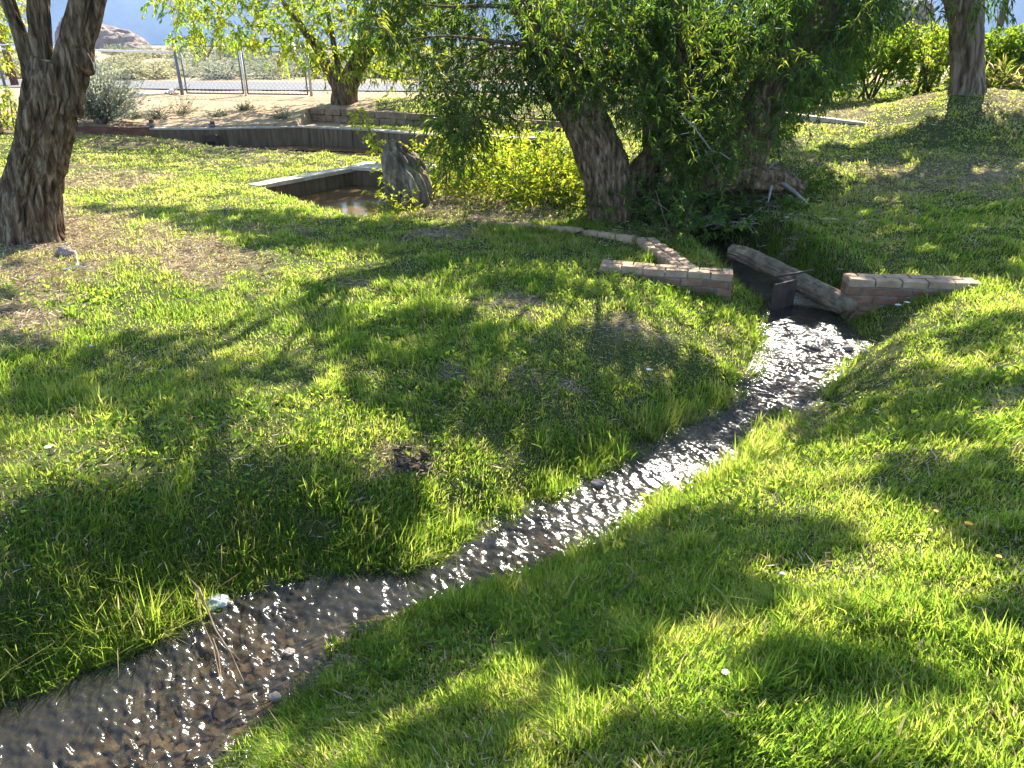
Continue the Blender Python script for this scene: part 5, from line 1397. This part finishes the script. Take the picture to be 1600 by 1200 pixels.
# ------------------------------------------------------------------ grass (nobody could count it)
def scatter_polar(n, r0, r1, az, cap):
    r = r0 * (r1 / r0) ** rng.random(n); a = rng.uniform(-az, az, n)
    keep = rng.random(n) < np.minimum(1, cap * (r / r0) ** 2)
    return r[keep] * np.sin(a[keep]), r[keep] * np.cos(a[keep]), r[keep]
EXC = [LW, RW]
def blades(name, N, label, hscale=1.0, broad=False):
    x, y, r = scatter_polar(N, 1.0, 22.5, math.radians(47), 0.20)
    if not broad: x, y, r = [np.r_[p_, q_] for p_, q_ in zip((x, y, r), scatter_polar(int(N * 0.16), 7.5, 19.0, math.radians(44), 1.0))]
    z = gz(x, y)
    sd = polydist(x, y, STREAM)
    dry, sand = zone_masks(x, y, z)
    px, py = project(np.stack([x, y, z], -1))
    ok = (sd > -0.035 + 0.03 * (vnoise(x * 6, y * 6, None, 28) > 0.6)) & (sand < 0.5) & (polydist(x, y, BASIN) > 0.02) & (polydist(x, y, POND) > 0.0)
    for e in EXC: ok &= polydist(x, y, e) > 0.0
    ok &= rng.random(len(x)) > dry * 0.72
    if broad: ok &= (r < 7) & (vnoise(x * 1.1, y * 1.1, None, 26) > 0.5)
    under = np.hypot(x - 2.3, (y - 9.6)) < 1.3        # bare litter under the willow
    ok &= ~(under & (rng.random(len(x)) < 0.75))
    thick = fbm(x * 1.3, y * 1.3, None, 21, 3); fine = fbm(x * 6, y * 6, None, 22, 3)
    ok &= rng.random(len(x)) < np.clip(0.35 + 1.3 * (fine - 0.22), 0.25, 1)
    x, y, z, r, sd, dry, thick, fine, px = [q[ok] for q in (x, y, z, r, sd, dry, thick, fine, px)]
    n = len(x)
    left = smooth(0, 0.35, (x * 0.78 - y * 0.62) < -1.2)      # left lawn rougher
    tall = np.exp(-((sd - 0.1) / 0.16) ** 2)
    h = (0.035 + 0.06 * np.clip(thick - 0.25, 0, 1) * 1.6 + 0.055 * np.clip(fine - 0.45, 0, 1) * 2) * np.clip(np.exp(rng.normal(-0.06, 0.33, n)), 0.35, 1.8)
    h = h * (1 + 1.1 * tall * left) * (1 - 0.45 * (1 - left) * np.exp(-((sd - 0.05) / 0.25) ** 2)) * (1 - 0.35 * dry) * hscale
    tuft = vnoise(x * 4.3, y * 4.3, None, 27) > 0.83
    h = np.where(tuft, h * 1.7, h)
    h = h * (1 - 0.30 * smooth(8, 14, y)) * 0.62
    w_ = np.maximum(0.0046, r * 0.00105) * np.exp(rng.normal(0, 0.3, n))
    tint = np.clip(0.03 + 0.5 * fbm(x * 1.3, y * 1.3, None, 23, 4) + 0.42 * vnoise(x * 9, y * 9, None, 33) ** 1.5 + 0.2 * rng.normal(0, 1, n) + 0.45 * dry * rng.random(n), 0, 0.80)
    tint = np.where(rng.random(n) < 0.05 + 0.12 * smooth(0.55, 0.75, fbm(x * 3, y * 3, None, 34, 3)) + 0.30 * dry, rng.uniform(0.82, 1.0, n), tint)
    tint = np.clip(tint + smooth(6, 11, y) * (0.24 * rng.random(n) + 0.05), 0, 0.97)
    az = rng.uniform(0, 2 * math.pi, n) ; lean = np.abs(rng.normal(0.45, 0.5, n))
    if broad:
        h = rng.uniform(0.018, 0.04, n) * (1 + r / 14); w_ = h * rng.uniform(0.45, 0.7, n); lean = rng.uniform(0.6, 1.5, n); tint = np.clip(tint * 0.7, 0, 0.6)
    # combed by gentle common lean per patch
    ca, sa = np.cos(az), np.sin(az)
    bx = (fbm(x * 1.6, y * 1.6, None, 24, 2) - 0.5) * 0.8; by = (fbm(x * 1.6, y * 1.6, None, 25, 2) - 0.5) * 0.8
    lx, ly = ca * lean + bx, sa * lean + by
    wa = rng.uniform(0, 2 * math.pi, n); wx, wy = np.cos(wa) * w_ / 2, np.sin(wa) * w_ / 2
    B = np.stack([x, y, z - 0.01], -1)
    if broad: B[:, 2] += rng.uniform(0.01, 0.045, n)
    def at(u, ww):
        c_ = B + np.stack([lx * h * u ** 1.8, ly * h * u ** 1.8, h * (u - 0.35 * np.minimum(lean, 1.2) * u ** 2)], -1)
        o_ = np.stack([wx * ww, wy * ww, np.zeros(n)], -1)
        return c_ - o_, c_ + o_, c_
    b0, b1, _ = at(0.0, 0.8); m0, m1, _ = at(0.5, 1.0); _, _, tp = at(1.0, 0)
    if broad: b0, b1, _ = at(0.0, 0.2)
    V = np.stack([b0, b1, m1, m0, tp], 1).reshape(-1, 3)
    k = np.arange(n)[:, None] * 5
    ob = fast_mesh(name, V, k + [0, 1, 2, 3], k + [3, 2, 4], M['grass'], {'tint': np.repeat(tint, 5)})
    print(name, n)
    return tag(ob, label, kind='stuff')
GN = 1.0
blades('grass', int(1350000 * GN), 'sunlit and shaded blades of lawn grass on both stream banks')
blades('clover', int(80000 * GN), 'small broad leaves growing low among the grass', broad=True)

# straw and leaf litter on the bare patches
def litter(name, N, m_, label, fn, L=(0.02, 0.07), W=0.004, lift=0.012):
    x, y, r = scatter_polar(N, 1.2, 20, math.radians(45), 0.3)
    z = gz(x, y); dry, sand = zone_masks(x, y, z)
    ok = fn(x, y, dry, sand, polydist(x, y, STREAM))
    x, y, z, r = x[ok], y[ok], z[ok], r[ok]; n = len(x)
    D = randdirs(n, 0.05, 0.22); Ls = rng.uniform(*L, n) * (1 + r / 18); Ws = np.maximum(W, r * 0.0009) * rng.uniform(0.7, 1.4, n)
    LV = leaf_verts(np.stack([x, y, z + rng.uniform(0.002, lift, n) + 0.004], -1), D, Ls, Ws, 0.05)
    b0 = np.arange(n)[:, None] * 4
    print(name, n)
    return tag(fast_mesh(name, LV.reshape(-1, 3), None, np.concatenate([b0 + [0, 1, 2], b0 + [0, 2, 3]]), m_, {'tint': np.repeat(rng.random(n), 4)}), label, kind='stuff')
litter('straw', 600000, M['straw'], 'dry straw lying on the bare patches of lawn', lambda x, y, dry, sand, sd: (sd > 0.02) & (sand < 0.5) & (rng.random(len(x)) < 0.04 + 0.96 * dry) & (polydist(x, y, BASIN) > 0) & (polydist(x, y, POND) > 0))
litter('fallen_leaves', 60000, M['straw'], 'brown fallen leaves lying in the shade under the willow', lambda x, y, dry, sand, sd: (sd > 0.02) & (np.hypot((x - 2.9) / 2.2, (y - 9.4) / 1.5) < 1) & (rng.random(len(x)) < 0.8), (0.03, 0.08), 0.012, 0.03)
